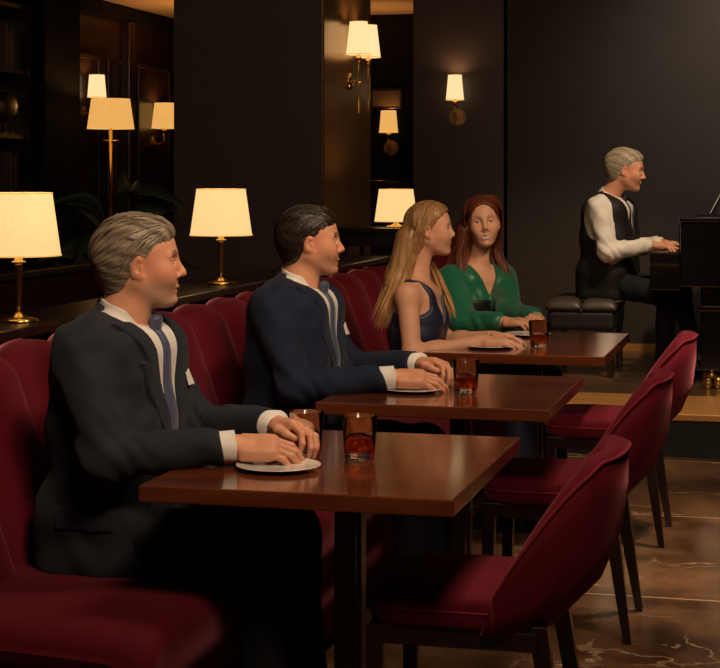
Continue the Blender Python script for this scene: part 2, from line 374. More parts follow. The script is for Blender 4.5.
# double sconce on the pillar's side
t = thing('double_sconce', 'twin shaded brass sconce with long rods mounted on the pillar side', 'wall lamp', (-2.54, 9.72, 2.05))
MB().lathe([(0, 0), (.05, 0), (.05, .008), (.03, .016), (0, .016)], (0, 0, -.06), 28, 'x').obj('backplate', M_brass, t)
MB().tube([(.01, 0, -.06), (.085, 0, -.06)], .006, 8).obj('arm', M_brass, t)
MB().tube([(.085, -.13, -.06), (.085, .12, -.06)], .005, 8).obj('crossbar', M_brass, t)
for yy in (-.12, .11):
    MB().tube([(.085, yy, -.25), (.085, yy, .075)], .0045, 8).obj('rod', M_bronze, t)
    MB().lathe([(0, .045), (.016, .045), (.018, .07), (.012, .095), (0, .095)], (.085, yy, 0), 16).obj('socket', M_brass, t)
    shade(t, .09, .052, .074, .19, M_shade3, 2.6, x=.085, y=yy)

# tall floor lamp in the back room
t = thing('floor_lamp', 'floor lamp with wide amber drum shade rising behind the plant', 'lamp', (-4.28, 10.26, 0))
MB().lathe([(0, 0), (.14, 0), (.14, .02), (.02, .035), (0, .035)], n=32).obj('base', M_bronze, t)
MB().lathe([(0, .03), (.011, .03), (.011, 1.75), (0, 1.75)], n=14).obj('pole', M_brass, t)
MB().tube([(-.05, 0, 1.66), (.05, 0, 1.66)], .006, 8).obj('switch_bar', M_brass, t)
shade(t, 1.74, .125, .152, .19, M_shade2, 3.5, (1, .55, .22))

# ------------------------------------------------------------------ stand + lamp 3
t = thing('lamp_stand', 'small dark wooden stand beside the pillar carrying a lamp', 'stand', (-2.26, 9.42, 0))
MB().box((-.22, -.24, 1.115), (.20, .24, 1.14)).obj('top', M_darkwood, t, .004)
MB().box((-.20, -.22, 1.04), (.18, .22, 1.115)).obj('apron', M_darkwood, t)
MB().box((-.20, -.22, .62), (.18, .22, .64)).obj('shelf', M_darkwood, t)
for sx in (-.19, .155):
    for sy in (-.21, .185): MB().box((sx, sy, 0), (sx+.025, sy+.025, 1.05)).obj('leg', M_darkwood, t)
t = table_lamp((-2.18, 9.38, 1.14), 'short table lamp with cream shade on dark stand, behind the blonde woman', H=.035, energy=5)

# ------------------------------------------------------------------ low screen of the rear banquette, plant, cabinet
t = thing('rear_banquette', 'dark burgundy banquette back facing away behind the ledge', 'banquette', (-3.35, 5.6, 0))
MB().box((-.09, -2.9, 0), (.0, 2.9, .97)).obj('backrest', plain('oxblood_leather', (.022, .002, .003), .6, .2, 12, spec=.2), t, .02)
MB().box((-.12, -2.92, .97), (.02, 2.92, 1.0)).obj('cap_rail', M_darkwood, t, .004)
t = thing('potted_plant', 'broad-leaved dark green plant standing below the wide shaded lamp', 'plant', (-3.62, 8.72, 0))
MB().lathe([(0, 0), (.13, 0), (.17, .34), (.175, .36), (.15, .36), (.14, .30), (0, .30)], n=28).obj('pot', M_pot, t)
lr = random.Random(5)
def leaf_mesh(p0, az, length, width, rise, droop, roll=0.):
    N = 10; vs = []; fs = []; d = Vector((math.cos(az), math.sin(az), 0)); s = Vector((-math.sin(az)*math.cos(roll), math.cos(az)*math.cos(roll), math.sin(roll)))
    for i in range(N+1):
        u = i/N; c = Vector(p0)+d*length*u*(.55+.3*u)+Vector((0, 0, rise*u-droop*u*u)); ww = width*math.sin(PI*min(1, u**.8))*.5+.002
        vs += [c-s*ww+Vector((0, 0, ww*.5)), c+Vector((0, 0, 0)), c+s*ww+Vector((0, 0, ww*.5))]
        vs += [c-s*ww+Vector((0, 0, ww*.5-.003)), c+Vector((0, 0, -.004)), c+s*ww+Vector((0, 0, ww*.5-.003))]
    for i in range(N):
        a = i*6; b = a+6
        fs += [(a, b, b+1, a+1), (a+1, b+1, b+2, a+2), (a+3, a+4, b+4, b+3), (a+4, a+5, b+5, b+4), (a, a+3, b+3, b), (a+2, b+2, b+5, a+5)]
    return vs, fs
sm = MB()
for i in range(22):
    az = i*2.399; h = .65+.6*(i/22)+.1*lr.random(); base = (.02*math.cos(az), .02*math.sin(az), .3); top = (.06*math.cos(az), .06*math.sin(az), h)
    sm.tube([base, ((base[0]+top[0])/2+.01, (base[1]+top[1])/2, (base[2]+h)/2), top], [.006, .005, .003], 6)
    vs, fs = leaf_mesh(top, az, .34+.14*lr.random(), .10+.035*lr.random(), .30*lr.random()+.10, .12+.2*lr.random(), lr.uniform(.3, 1.3)*lr.choice((-1, 1)))
    m = MB(); m.add(vs, fs, True); m.obj('leaf', M_leaf, t)
sm.obj('stem', M_leaf, t)

t = thing('picture', 'small dark framed picture above the sconce in the gap', 'picture', (-3.13, 13.15, 2.05))
MB().box((-.13, -.02, -.08), (.13, 0, .08)).obj('frame', M_darkwood, t, .004)
MB().box((-.112, -.023, -.062), (.112, -.018, .062)).obj('canvas', plain('brown_canvas', (.10, .05, .02), .6, .5, 18), t)
t = thing('bar_cabinet', 'tall dark cabinet in the gap right of the pillar', 'cabinet', (-3.15, 12.75, 0))
MB().box((-.5, -.2, 0), (.5, .2, 1.36)).obj('body', M_darkwood, t, .004)
for sx in (-.49, .01): 
    d = MB().box((sx, -.215, .1), (sx+.48, -.2, 1.3)).obj('door', M_darkwood, t, .003)
    MB().lathe([(0, 0), (.012, -.008), (.012, -.02), (0, -.026)], (.0 + (-.03 if sx < 0 else .03), -.215, .8), 12, 'y').obj('knob', M_brass, d)
MB().box((-.52, -.23, 1.36), (.52, .2, 1.39)).obj('top', M_darkwood, t, .003)
for i, (px, lab, hh) in enumerate(((-.30, 'tall clear glass decanter on the dark bar cabinet', .26), (-.22, 'squat glass decanter on the dark bar cabinet', .17))):
    tt = thing('decanter', lab, 'decanter', (-3.15+px+.06, 12.66, 1.39))
    MB().lathe([(0, .002), (.04, .002), (.045, .02), (.045, hh*.5), (.014, hh*.7), (.014, hh*.88), (.02, hh*.9), (.012, hh*.9), (.01, hh*.7), (.038, hh*.48), (.038, .02), (0, .018)], n=24).obj('bottle', M_glass, tt)
    MB().lathe([(0, hh*.84), (.010, hh*.86), (.011, hh*.92), (.02, hh*.98), (.014, hh*1.08), (0, hh*1.1)], n=16).obj('stopper', M_glass, tt)
tt = tag(MB().lathe([(0, 0), (.11, 0), (.12, .012), (.115, .014), (.10, .006), (0, .006)], n=32).obj('tray', M_brass, None, 0, (-3.07, 12.66, 1.39)), 'round brass tray on the dark bar cabinet', 'tray')

# ------------------------------------------------------------------ banquette
Y0, Y1 = 3.32, 8.40
bq = thing('banquette', 'long wine red velvet banquette with channelled back along the left', 'banquette', (-1.6, Y0, 0))
def loc_(x, y, z): return (x+1.6, y-Y0, z)
# seat cushion with rounded front: profile in x,z swept along y with rounded ends
def seat_sweep(name, x0, x1, z0, z1, r, ya, yb, mat, parent, crown=.012):
    m = MB(); prof = []
    for a in np.linspace(0, PI/2, 7): prof.append((x1-r+r*math.cos(a), z1-r+r*math.sin(a)))
    for u in np.linspace(.1, .9, 7): prof.append((x1-r-(x1-r-x0)*u, z1+crown*math.sin(PI*u)))
    prof.append((x0, z1)); prof.append((x0, z0)); prof.append((x1, z0))
    N = len(prof); ys = [ya+r*(1-math.cos(a)) for a in np.linspace(0, PI/2, 7)]+[ya+r+ (yb-ya-2*r)*u for u in np.linspace(.05, .95, 14)]+[yb-r+r*math.sin(a) for a in np.linspace(0, PI/2, 7)]
    vs = []; fs = []
    for yy in ys:
        d = min(yy-ya, yb-yy); ins = 0 if d >= r else r-math.sqrt(max(0, r*r-(r-d)**2))
        for (px, pz) in prof:
            vs.append(loc_(px-(ins if px > x0+.01 else 0), yy, pz-(ins if pz > z0+.01 else 0)))
    for j in range(len(ys)-1):
        for i in range(N):
            k = (i+1) % N; fs.append((j*N+i, j*N+k, (j+1)*N+k, (j+1)*N+i))
    fs.append(tuple(range(N))); fs.append(tuple((len(ys)-1)*N+i for i in range(N))[::-1])
    m.add(vs, fs, True); return m.obj(name, mat, parent)
seat_sweep('seat_cushion', -1.98, -1.30, .28, .457, .055, Y0, Y1, M_velvet, bq)
seat_sweep('base', -1.98, -1.335, .06, .29, .03, Y0+.03, Y1, M_velvet2, bq, 0)
MB().box((-.42, .05, 0), (.23, Y1-Y0, .06)).obj('plinth', M_dark, bq)
# channels: each a rounded upright pad with an arched top, leaning back
def channel(yc, hw):
    m = MB(); NV, NU = 34, 18; vs = []; fs = []
    for j in range(NV+1):
        v = 1-(1-j/NV)**2.0; z = .42+(.972-.42)*v
        # arched top: half width shrinks near the top
        top = .085
        dz = z-(.972-top)
        wv = 1 if dz <= 0 else math.sqrt(max(0, 1-(dz/top)**2.2))
        wv = max(wv, .02)
        lean = -1.845-.20*v
        for i in range(NU+1):
            u = -1+2*i/NU
            puff = .075*math.sqrt(max(0, 1-abs(u)**2.6))*(1 if dz <= 0 else max(.0, wv)**.5)
            vs.append(loc_(lean+puff-.02, yc+u*hw*wv, z))
    W = NU+1
    for j in range(NV):
        for i in range(NU): fs.append((j*W+i, j*W+i+1, (j+1)*W+i+1, (j+1)*W+i))
    n0 = len(vs)
    # back sheet closing it
    for j in range(NV+1):
        v = 1-(1-j/NV)**2.0; z = .42+(.972-.42)*v
        for i in (0, NU):
            a = vs[j*W+i]; vs.append((loc_(-2.10, 0, 0)[0], a[1], a[2]))
    for j in range(NV):
        fs.append((j*W, (j+1)*W, n0+2*(j+1), n0+2*j)); fs.append((j*W+NU, n0+2*j+1, n0+2*(j+1)+1, (j+1)*W+NU))
        fs.append((n0+2*j, n0+2*(j+1), n0+2*(j+1)+1, n0+2*j+1))
    m.add(vs, fs, True); return m
k = 0; y = 5.19-.34*6
while y < Y1:
    if y > Y0-.2:
        ya, yb = max(y, Y0), min(y+.34, Y1)
        if yb-ya > .1: channel((ya+yb)/2, (yb-ya)/2).obj('back_channel', M_velvet, bq)
    y += .34
MB().box((-2.12+1.6, 0, .06), (-2.06+1.6, Y1-Y0, .93)).obj('back_board', M_velvet2, bq)
# end wing
m = MB()
prof = [(-2.08, .06), (-2.08, .965), (-2.0, .975), (-1.93, 1.02), (-1.86, 1.09), (-1.78, 1.135), (-1.70, 1.15), (-1.62, 1.14), (-1.55, 1.10), (-1.49, 1.02), (-1.44, .90), (-1.40, .75), (-1.36, .6), (-1.34, .45), (-1.33, .06)]
vs = [loc_(x, Y1, z) for x, z in prof]+[loc_(x, Y1+.12, z) for x, z in prof]; N = len(prof)
m.add(vs, [tuple(range(N)), tuple(range(N, 2*N))[::-1]]+[(i, i+N, (i+1) % N+N, (i+1) % N) for i in range(N)])
m.obj('end_wing', M_velvet2, bq, .035, seg=5)
# ledge behind (low wall with a cap)
struct(box('wall_ledge', (-2.34, 2.6, 0), (-2.14, 8.95, .97), M_dark))
lg = box('ledge', (-2.36, 2.6, .971), (-2.09, 8.97, 1.0), M_darkwood, None, .006)
tag(lg, 'long polished dark wooden ledge behind the red banquette', 'ledge')

# ------------------------------------------------------------------ tables
def dining_table(y0, y1, label, x0=-1.405, x1=-.695):
    xc, yc = (x0+x1)/2, (y0+y1)/2; hx, hy = (x1-x0)/2, (y1-y0)/2
    t = thing('dining_table', label, 'table', (xc, yc, 0), 0, 'square mahogany dining tables')
    MB().box((-hx, -hy, .703), (hx, hy, .74)).obj('tabletop', M_table, t, .0035)
    MB().box((-.02, -.03, .03), (.028, .03, .69)).obj('column', M_darkwood, t, .003)
    MB().box((.034, -.025, .03), (.046, .025, .69)).obj('column_fin', M_darkwood, t, .002)
    MB().box((-.18, -.18, .683), (.18, .18, .703)).obj('mounting_plate', M_darkwood, t)
    MB().box((-.24, -.24, 0), (.24, .24, .02)).box((-.06, -.06, .02), (.05, .06, .034)).obj('base_plate', M_dark, t, .004)
    return t
dining_table(3.525, 4.425, 'mahogany table nearest the camera, before the grey-haired man')
dining_table(4.963, 5.82, 'middle mahogany table, before the dark-haired man in navy')
dining_table(6.485, 7.50, 'farthest mahogany table, shared by the two women')

def tumbler(x, y, label, liquid=True, h=.105, r=.043):
    t = thing('whisky_glass', label, 'glass', (x, y, .7405), 0, 'whisky tumblers on the tables')
    k = r/.043
    MB().lathe([(0, 0), (.033*k, 0), (.036*k, .003), (.0375*k, .02), (r, h), (r-.0009, h+.001), (r-.002, h), (.0352*k, .022), (.032*k, .0175), (0, .0165)], n=40).obj('tumbler', M_glass, t)
    if liquid: MB().lathe([(0, .0160), (.0325*k, .0172), (.0358*k, .0222), (.0375*k, .046), (0, .046)], n=40).obj('drink', M_whisky, t)
    return t
tumbler(-1.017, 3.985, 'whisky tumbler with red drink on the nearest table')
tumbler(-1.16, 4.02, 'glass tumbler just behind the grey-haired man\'s folded hands')
tumbler(-1.005, 5.30, 'whisky tumbler with red drink on the middle table')
tumbler(-.99, 6.80, 'whisky tumbler with red drink on the farthest table')
def plate(x, y, label, r=.1):
    o = MB().lathe([(0, 0), (r*.55, 0), (r*.62, .002), (r*.97, .0095), (r, .011), (r*.985, .0125), (r*.93, .0105), (r*.64, .006), (0, .005)], n=56).obj('plate', M_china, None, 0, (x, y, .7405))
    tag(o, label, 'plate', 'white plates on the tables')
plate(-1.165, 3.80, 'white plate under the grey-haired man\'s hands')
plate(-1.175, 5.29, 'white plate under the hands of the man in navy')
plate(-1.175, 6.72, 'white plate under the blonde woman\'s hand')
plate(-1.11, 7.27, 'white plate before the woman in green')

# ------------------------------------------------------------------ chairs
def chair_shell():
    """closed barrel back: loops across thickness, swept around the plan curve"""
    T = .048
    plan = []   # (x, y, nx, ny, top)
    hw = .235; rc = .15; xb = .0
    xf = -.175
    pts = []
    for a in np.linspace(0, 1, 26): pts.append((xf+(xb-xf)*math.sin(a*PI/2)**.9, -hw*math.cos(a*PI/2)**.75))
    half = pts; pts = half+[(x, -y) for x, y in half[::-1][1:]]
    P = np.array(pts); n = len(P)
    seg = np.r_[0, np.cumsum(np.linalg.norm(np.diff(P, axis=0), axis=1))]; L = seg[-1]
    tan = np.gradient(P, axis=0); tan /= np.linalg.norm(tan, axis=1)[:, None]
    nor = np.c_[tan[:, 1], -tan[:, 0]]   # outward
    vs = []; fs = []; rim = []
    for i in range(n):
        s = float(min(seg[i], L-seg[i]))
        u = min(1, s/.17)
        top = .50+(.800-.50)*math.sin(u*PI/2)**.85+.010*min(1, max(0, (s-.15)/.15))
        loop = []
        bot = .402
        endt = min(1, s/.02) ; th = T*(.35+.65*math.sqrt(max(0, 1-(1-endt)**2)))
        zs = [bot, bot+(top-bot)*.25, bot+(top-bot)*.5, bot+(top-bot)*.75, top-.012]
        sect = [(0, z) for z in zs]
        for a in np.linspace(0, PI, 7): sect.append((-th/2+th/2*math.cos(a), top-.012+.016*math.sin(a)))
        sect += [(-th, z) for z in zs[::-1]]
        for (o, z) in sect:
            lean = .13*(1-(1-min(1, (z-.40)/.42))**3.2)*(.45+.55*min(1, s/.12)) if z > .40 else 0
            # the shell tapers inward a little towards its foot
            tp = 1-.11*max(0, (.55-z)/.15)**1.5*(1 if s > .1 else s/.1)
            x = P[i, 0]+nor[i, 0]*o+lean; yy = (P[i, 1]+nor[i, 1]*o)*(1 if z > .6 else tp)
            x -= (1-tp)*.25 if s > .1 else 0
            loop.append((x, yy, z))
        j = 5; q = loop[5]; rim.append((q[0]+nor[i, 0]*.001, q[1]+nor[i, 1]*.001, q[2]+.002))
        vs += loop
    m = len(sect)
    for i in range(n-1):
        for k in range(m):
            l = (k+1) % m; fs.append((i*m+k, (i+1)*m+k, (i+1)*m+l, i*m+l))
    fs.append(tuple(range(m))[::-1]); fs.append(tuple((n-1)*m+k for k in range(m)))
    first = vs[0]; rim = [(rim[0][0]-.002, rim[0][1], .412)]+[(rim[0][0]-.003, rim[0][1], .45)]+rim+[(rim[-1][0]-.003, rim[-1][1], .45), (rim[-1][0]-.002, rim[-1][1], .412)]
    return vs, fs, rim
def make_chair(loc, label):
    t = thing('dining_chair', label, 'chair', loc, 0, 'wine velvet chairs along the aisle')
    vs, fs, rim = chair_shell(); m = MB(); m.add(vs, fs, True); b = m.obj('backrest', M_velvet, t)
    MB().tube(rim, .0042, 8).obj('piping', M_piping, b)
    # seat: superellipse plan, domed
    m = MB(); NR, NA = 8, 48; vs = []; fs = []
    cx, ax, ay = -.248, .205, .222
    def pt(a, s, z):
        c, q = math.cos(a), math.sin(a); e = .42; x = cx+ax*s*math.copysign(abs(c)**e, c); y = ay*s*math.copysign(abs(q)**e, q)
        lim = .222 if x < -.15 else .222-(x+.15)*.8
        return (x, max(-lim, min(lim, y)), z)
    rings = [(.96, .41), (.99, .42), (1.0, .44), (1.0, .455), (.985, .472), (.95, .483), (.85, .490), (.6, .496), (.3, .499)]
    for (s, z) in rings: vs += [pt(2*PI*i/NA, s, z) for i in range(NA)]
    for r in range(len(rings)-1):
        for i in range(NA): j = (i+1) % NA; fs.append((r*NA+i, r*NA+j, (r+1)*NA+j, (r+1)*NA+i))
    fs.append(tuple(range(NA))[::-1]); fs.append(tuple((len(rings)-1)*NA+i for i in range(NA)))
    m.add(vs, fs, True); s = m.obj('seat', M_velvet, t)
    MB().tube([pt(2*PI*i/NA, 1.002, .450) for i in range(NA)], .003, 6, True).obj('piping', M_piping, s)
    m = MB()
    m.box((-.44, -.205, .365), (-.05, -.18, .41)); m.box((-.44, .18, .365), (-.05, .205, .41)); m.box((-.44, -.18, .365), (-.415, .18, .41)); m.box((-.075, -.18, .365), (-.05, .18, .41))
    m.obj('seat_frame', M_darkwood, t, .004)
    for sx, sy in ((-1, -1), (-1, 1), (1, -1), (1, 1)):
        if sx < 0: a, b2 = (-.42, sy*.185, .41), (-.425, sy*.19, 0)
        else: a, b2 = (-.052, sy*.165, .42), (.010, sy*.208, 0)
        m = MB(); A, B = Vector(a), Vector(b2); vs = []
        for p, hw in ((A, .021), (A.lerp(B, .5), .018), (B, .0115)):
            vs += [(p.x-hw, p.y-hw, p.z), (p.x+hw, p.y-hw, p.z), (p.x+hw, p.y+hw, p.z), (p.x-hw, p.y+hw, p.z)]
        fs = [(3, 2, 1, 0), (8, 9, 10, 11)]+[(r*4+i, r*4+(i+1) % 4, (r+1)*4+(i+1) % 4, (r+1)*4+i) for r in (0, 1) for i in range(4)]
        m.add(vs, fs); m.obj('leg', M_darkwood, t, .003)
    return t
ch = make_chair((-.50, 3.95, 0), 'wine velvet barrel chair nearest the camera, at the nearest table')
dup(ch, (-.50, 5.43, 0), 'wine velvet barrel chair at the middle table, between two others')
dup(ch, (-.50, 6.82, 0), 'wine velvet barrel chair farthest back, nearest the stage')

# ------------------------------------------------------------------ piano
ST = .224
pn = thing('grand_piano', 'black grand piano on the stage cut by the right edge of the photo', 'piano', (-.62, 10.5, ST))
# case outline in plan (x to the tail, y: treble side towards camera)
out = [(0, -.74), (.75, -.74)]+[(.75+.75*u, -.74+.42*(3*u*u-2*u**3)) for u in np.linspace(.1, 1, 10)]+[(1.62, -.05), (1.66, .2), (1.62, .45), (1.50, .62), (1.3, .70), (0, .70)]
def slab(out, z0, z1, name, mat, parent, bevel=.006):
    N = len(out); vs = [(x, y, z0) for x, y in out]+[(x, y, z1) for x, y in out]
    m = MB(); m.add(vs, [tuple(range(N))[::-1], tuple(range(N, 2*N))]+[(i, (i+1) % N, (i+1) % N+N, i+N) for i in range(N)])
    return m.obj(name, mat, parent, bevel)
slab(out, .58, .945, 'case', M_black, pn)
slab([(x*1.01-.004, y*1.015) for x, y in out], .947, .972, 'lid', M_black, pn)
MB().box((-.17, -.74, .56), (.0, .70, .70)).obj('keybed', M_black, pn, .006)
MB().box((-.17, -.74, .70), (0, -.66, .775)).obj('key_block', M_black, pn, .01)
MB().box((-.17, .62, .70), (0, .70, .775)).obj('key_block', M_black, pn, .01)
kb = MB()
for i in range(52): kb.box((-.155, -.655+i*.0245, .702), (-.005, -.6563+(i+1)*.0245, .735))
kb.obj('keyboard', M_ivory, pn, 0)
kk = MB()
for i in range(51):
    if i % 7 in (2, 6): continue
    kk.box((-.10, -.655+(i+1)*.0245-.006, .735), (-.005, -.655+(i+1)*.0245+.006, .747))
kk.obj('black_keys', M_black, pn)
MB().box((-.012, -.66, .735), (.0, .62, .93)).obj('fallboard', M_black, pn)
for (lx, ly) in ((.17, -.62), (.17, .56), (1.35, .25)):
    l = MB().box((lx-.06, ly-.06, .10), (lx+.06, ly+.06, .58)).box((lx-.075, ly-.075, .44), (lx+.075, ly+.075, .47)).obj('leg', M_black, pn, .008)
    MB().lathe([(0, .062), (.045, .062), (.055, .075), (.04, .098), (.03, .105), (0, .105)], (lx, ly, 0), 20).lathe([(0, -.013), (.034, -.013), (.038, -.008), (.038, .008), (.034, .013), (0, .013)], (lx-.02, ly, .038), 20, 'y').lathe([(0, -.013), (.034, -.013), (.038, -.008), (.038, .008), (.034, .013), (0, .013)], (lx+.035, ly, .038), 20, 'y').obj('caster', M_brass, l)
ly = MB().box((.10, -.10, .14), (.13, -.07, .58)).box((.10, .07, .14), (.13, .10, .58)).box((.06, -.13, .10), (.16, .13, .15)).obj('pedal_lyre', M_black, pn, .005)
for yy in (-.07, 0, .07): MB().box((-.06, yy-.012, .105), (.07, yy+.012, .115)).obj('pedal', M_brass, ly, .004)
md = MB().box((.08, -.33, .972), (.30, .33, .982)); md.obj('music_desk', M_black, pn, .003)
tilt = Matrix.Translation((.145, 0, .983)) @ Matrix.Rotation(math.radians(28), 4, 'Y')
MB().box((0, -.30, 0), (.012, .30, .17), tilt).obj('music_rest', M_black, pn, .003)
sh = MB().box((-.006, -.22, .001), (-.003, -.01, .24), tilt).box((-.006, .0, .001), (-.003, .21, .24), tilt).obj('sheet_music', M_paper, None, 0, (-.62, 10.5, ST))
tag(sh, 'white sheet music propped on the piano at the right edge', 'sheet music')

# pianist's bench
pb = thing('piano_bench', 'tufted black leather piano bench with dark legs under the pianist', 'bench', (-1.235, 10.5, ST))
def pad(x0, x1, y0, y1, z0, z1, r):
    m = MB(); NX, NY = 14, 14; vs = []; fs = []
    def z(u, v): return z1-r*(1-(1-abs(u)**4)**.5*(1-abs(v)**4)**.5)
    for j in range(NY+1):
        for i in range(NX+1):
            u = -1+2*i/NX; v = -1+2*j/NY; vs.append(((x0+x1)/2+u*(x1-x0)/2, (y0+y1)/2+v*(y1-y0)/2, z(u, v)))
    W = NX+1
    for j in range(NY):
        for i in range(NX): fs.append((j*W+i, j*W+i+1, (j+1)*W+i+1, (j+1)*W+i))
    b = [j for j in range(W)]+[j*W+NX for j in range(1, NY+1)]+[NY*W+NX-i for i in range(1, NX+1)]+[(NY-j)*W for j in range(1, NY)]
    n0 = len(vs); vs += [(vs[q][0], vs[q][1], z0) for q in b]; K = len(b)
    fs += [(b[i], n0+i, n0+(i+1) % K, b[(i+1) % K]) for i in range(K)]; fs.append(tuple(n0+i for i in range(K))[::-1])
    m.add(vs, fs, True); return m
for i in (0, 1):
    for j in (0, 1):
        pad(-.21+i*.21, i*.21, -.30+j*.30, j*.30, .40, .475, .05).obj('seat_pad', M_tan, pb)
MB().box((-.205, -.295, .28), (.205, .295, .405)).obj('seat_box', M_leather, pb, .03, seg=4)
for i in (-1, 1):
    MB().lathe([(0, 0), (.012, 0), (.009, .006), (0, .008)], (i*.0, -.30, .35), 12, 'y')
    for j in (-1, 1):
        MB().box((i*.175-.02, j*.26-.02, 0), (i*.175+.02, j*.26+.02, .29)).obj('leg', M_darkwood, pb, .004)
MB().lathe([(0, .006), (.008, .003), (.012, -.004), (0, -.004)], (0, -.302, .40), 12, 'y').obj('button', M_leather, pb)

# ------------------------------------------------------------------ signed-distance figures
A = lambda *p: np.array(p, dtype=np.float64)
def smin(a, b, k):
    if k <= 0: return np.minimum(a, b)
    h = np.maximum(k-np.abs(a-b), 0)/k
    return np.minimum(a, b)-h*h*k*.25
def smax(a, b, k): return -smin(-a, -b, k)
class Fr:
    """a frame: origin o, rows of R are its axes in the parent, scale s"""
    def __init__(f, o=(0, 0, 0), R=None, s=1.0): f.o = np.array(o, float); f.R = np.eye(3) if R is None else R; f.s = s
    def inv(f, P): return (P-f.o) @ f.R.T / f.s
    def out(f, p): return np.asarray(p, float)*f.s @ f.R + f.o
def rot(yaw=0, pitch=0, roll=0):
    # axes rows after yaw (about z), pitch (nose down positive, about y), roll (about x)
    M = Matrix.Rotation(yaw, 3, 'Z') @ Matrix.Rotation(pitch, 3, 'Y') @ Matrix.Rotation(roll, 3, 'X')
    return np.array(M).T
ID = Fr()
class Prim:
    def __init__(s, fn, c, r, f=ID, op='+', k=None):
        s.f = f; s.fn = fn; s.c = f.out(c); s.r = r*f.s; s.op = op; s.k = k
    def ev(s, P): return s.fn(s.f.inv(P))*s.f.s
def cap(a, b, ra, rb=None, f=ID, **kw):
    a = A(*a); b = A(*b); rb = ra if rb is None else rb; ab = b-a; L2 = max(ab @ ab, 1e-12)
    def fn(P):
        t = np.clip(((P-a) @ ab)/L2, 0, 1)
        return np.linalg.norm(P-a-t[:, None]*ab, axis=1)-(ra+(rb-ra)*t)
    return Prim(fn, (a+b)/2, np.sqrt(L2)/2+max(ra, rb), f, **kw)
def ell(c, r, f=ID, R=None, **kw):
    c = A(*c); r = A(*r)
    def fn(P):
        q = P-c
        if R is not None: q = q @ R.T
        k0 = np.linalg.norm(q/r, axis=1); k1 = np.linalg.norm(q/(r*r), axis=1)
        return np.where(k0 < 1e-6, -r.min(), k0*(k0-1)/np.maximum(k1, 1e-9))
    return Prim(fn, c, r.max(), f, **kw)
def rbox(c, h, rad, f=ID, R=None, **kw):
    c = A(*c); h = A(*h)
    def fn(P):
        q = P-c
        if R is not None: q = q @ R.T
        q = np.abs(q)-h
        return np.linalg.norm(np.maximum(q, 0), axis=1)+np.minimum(q.max(axis=1), 0)-rad
    return Prim(fn, c, np.linalg.norm(h)+rad, f, **kw)
class U:
    """smooth union (and subtraction) of prims or nested groups"""
    def __init__(s, items, k=.02, post=None): s.it = items; s.k = k; s.post = post
    def ev(s, P, bc=None, br=0):
        d = None
        for p in s.it:
            k = s.k
            if isinstance(p, U): v = p.ev(P, bc, br); op = '+'
            else:
                if bc is not None and np.linalg.norm(bc-p.c)-p.r-br > .05+k: continue
                v = p.ev(P); op = p.op; k = p.k if p.k is not None else k
            if op == '+': d = v if d is None else smin(d, v, k)
            elif d is not None: d = smax(d, -v, k)
        if d is None: d = np.full(len(P), .2)
        return s.post(P, d, bc, br) if s.post else d

def nets(field, lo, hi, h):
    lo = A(*lo); hi = A(*hi); B = 12
    nb = np.ceil((hi-lo)/(h*B)).astype(int)+1; n = nb*B
    F = np.empty(tuple(n), np.float32)
    ci = np.stack(np.meshgrid(*[np.arange(k) for k in nb], indexing='ij'), -1).reshape(-1, 3)
    cen = lo+(ci+.5)*B*h-h*.5
    br = B*h*.87
    d0 = field.ev(cen)
    act = np.abs(d0) < br+.028
    g = np.stack(np.meshgrid(*[np.arange(B)]*3, indexing='ij'), -1).reshape(-1, 3)
    Fv = F.reshape(nb[0], B, nb[1], B, nb[2], B)
    for q in range(len(ci)):
        i, j, k = ci[q]
        if act[q]:
            P = lo+(ci[q]*B+g)*h
            Fv[i, :, j, :, k, :] = field.ev(P, cen[q], br).reshape(B, B, B)
        else: Fv[i, :, j, :, k, :] = d0[q]
    S_ = F < 0
    c8 = [(a, b, c) for a in (0, 1) for b in (0, 1) for c in (0, 1)]
    sl = lambda a, m: slice(a, m-1+a)
    cnt = np.zeros(tuple(n-1), np.uint8)
    for a, b, c in c8: cnt += S_[sl(a, n[0]), sl(b, n[1]), sl(c, n[2])]
    ids = np.argwhere((cnt > 0) & (cnt < 8))
    if len(ids) == 0: return np.zeros((0, 3)), np.zeros((0, 4), int)
    acc = np.zeros((len(ids), 3)); num = np.zeros(len(ids))
    vals = {c: F[ids[:, 0]+c[0], ids[:, 1]+c[1], ids[:, 2]+c[2]].astype(float) for c in c8}
    for c in c8:
        for ax in range(3):
            if c[ax]: continue
            e = list(c); e[ax] = 1; e = tuple(e)
            a, b = vals[c], vals[e]; m = (a < 0) != (b < 0)
            t = np.where(m, a/np.where(m, a-b, 1), 0)
            p = np.tile(np.array(c, float), (len(ids), 1)); p[:, ax] += t
            acc[m] += p[m]; num += m
    V = lo+(ids+acc/num[:, None])*h
    mp = np.full(tuple(n), -1, np.int32); mp[ids[:, 0], ids[:, 1], ids[:, 2]] = np.arange(len(ids))
    Q = []
    for ax in range(3):
        o1, o2 = [(1, 2), (2, 0), (0, 1)][ax]
        s1 = [slice(0, -1)]*3; s2 = [slice(0, -1)]*3; s1[ax] = slice(0, -1); s2[ax] = slice(1, None)
        s1[o1] = s2[o1] = slice(1, -1); s1[o2] = s2[o2] = slice(1, -1)
        a = S_[tuple(s1)]; b = S_[tuple(s2)]
        E = np.argwhere(a != b)
        off = np.zeros(3, int); off[o1] = 1; off[o2] = 1
        E = E+off
        ins = S_[E[:, 0], E[:, 1], E[:, 2]]
        u = np.zeros(3, int); u[o1] = 1; v = np.zeros(3, int); v[o2] = 1
        q = np.stack([mp[tuple((E-u-v).T)], mp[tuple((E-v).T)], mp[tuple(E.T)], mp[tuple((E-u).T)]], 1)
        q[~ins] = q[~ins][:, ::-1]
        Q.append(q)
    Q = np.concatenate(Q); Q = Q[(Q >= 0).all(1)]
    return V, Q
